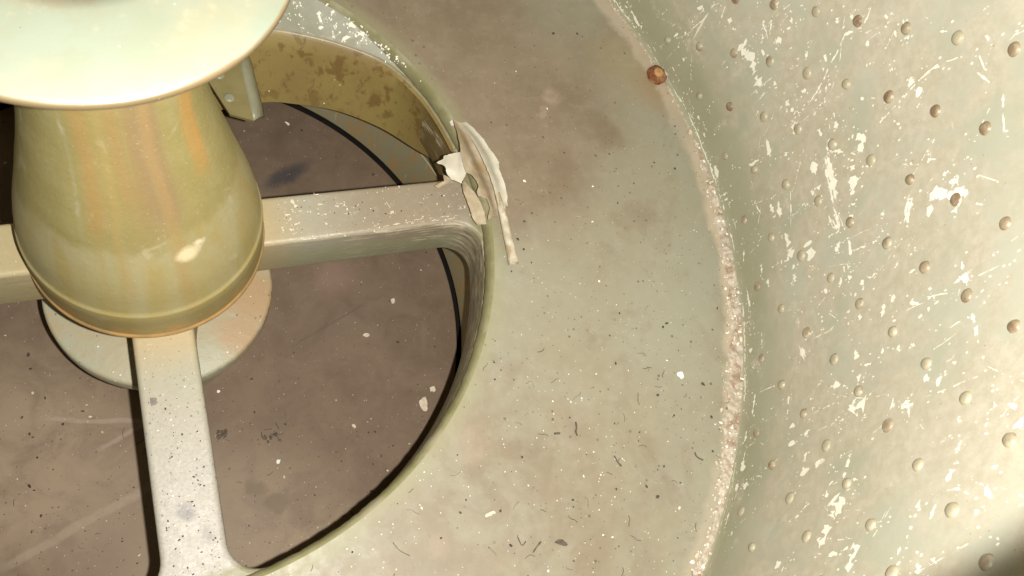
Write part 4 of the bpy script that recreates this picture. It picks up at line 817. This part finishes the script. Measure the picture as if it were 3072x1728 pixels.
def scatter(name, mat, count, pick, size, label, seed, fl=.6):
    global rnd
    rnd = random.Random(seed); bm = bmesh.new()
    for k in range(count):
        p = pick()
        if p is None: continue
        s_ = size[0] + (size[1] - size[0]) * rnd.random() ** 2.6; blob(bm, (p[0], p[1], p[2] + s_ * .3), s_, fl)
    return tag(obj(name, bm, mat, None, False), label, 'grit', None, 'stuff')
def pick_ring(low=.5):
    def f():
        a = rnd.uniform(-1.75, .75); r = sqrt(rnd.uniform(1.02 ** 2, 1.83 ** 2)); x, y = r * cos(a), r * sin(a)
        if rnd.random() > low + (1 - low) * min(1, max(0, (-y + .2 - .35 * (r - 1)))): return None
        return x, y, .001
    return f
def pick_floor(low=.4):
    def f():
        a = rnd.uniform(0, 6.28); r = sqrt(rnd.random()) * 1.05; x, y = r * cos(a), r * sin(a)
        if rnd.random() > low + (1 - low) * min(1, max(0, -y * 1.1)): return None
        return x, y, -.85
    return f
def pick_spoke():
    if rnd.random() < .72: return rnd.uniform(-.062, .062), -.36 - .72 * rnd.random() ** .8, ZT
    return rnd.uniform(.36, .9), rnd.uniform(-.05, .062), ZT
scatter('dark_grit', 'dark', 380, pick_ring(.35), (.0012, .0038), 'fine dark grit strewn over the floor ring', 1)
scatter('white_grit', 'white', 300, pick_ring(.10), (.0009, .0030), 'fine white paint grit strewn over the floor ring', 2)
scatter('dark_grit', 'dark', 420, pick_floor(.25), (.0014, .0048), 'fine dark grit strewn over the sunken brown floor', 3)
scatter('white_grit', 'cream', 200, pick_floor(.45), (.0011, .0046), 'fine pale paint grit strewn over the sunken brown floor', 4)
scatter('dark_grit', 'dark', 150, pick_spoke, (.0009, .0028), 'fine dark grit lying on the spokes', 5)
scatter('white_grit', 'white', 110, pick_spoke, (.0007, .0020), 'fine white grit lying on the spokes', 6)
def fibres(name, count, pick, label, seed, wd=(.0011, .0026), ln=(.012, .042)):
    global rnd
    rnd = random.Random(seed); bm = bmesh.new()
    for k in range(count):
        p = pick()
        if p is None: continue
        a = rnd.random() * 6.28; L_ = rnd.uniform(*ln); q = [(p[0], p[1])]
        for s_ in range(3): q.append((q[-1][0] + cos(a) * L_ / 3, q[-1][1] + sin(a) * L_ / 3)); a += rnd.uniform(-.7, .7)
        strand(bm, q, rnd.uniform(*wd), p[2])
    return tag(obj(name, bm, 'twig', None, False), label, 'fibres', None, 'stuff')
def low_ring():
    p = pick_ring(.05)(); return p if p and p[1] < -.55 else None
def low_floor():
    p = pick_floor(.1)(); return p if p and p[1] < -.35 else None
fibres('dust_fibres', 170, low_ring, 'thin dark fibres and needles lying on the lower ring', 11)
fibres('dust_fibres', 170, low_floor, 'thin dark fibres lying on the sunken brown floor', 12)

# ================================================================ modelling units -> metres
done_ = set()
for o in bpy.data.objects:
    if o.type == 'MESH' and o.data.name not in done_:
        done_.add(o.data.name); o.data.transform(Matrix.Scale(S, 4))
    if o.type in ('MESH', 'EMPTY'): o.location = o.location * S
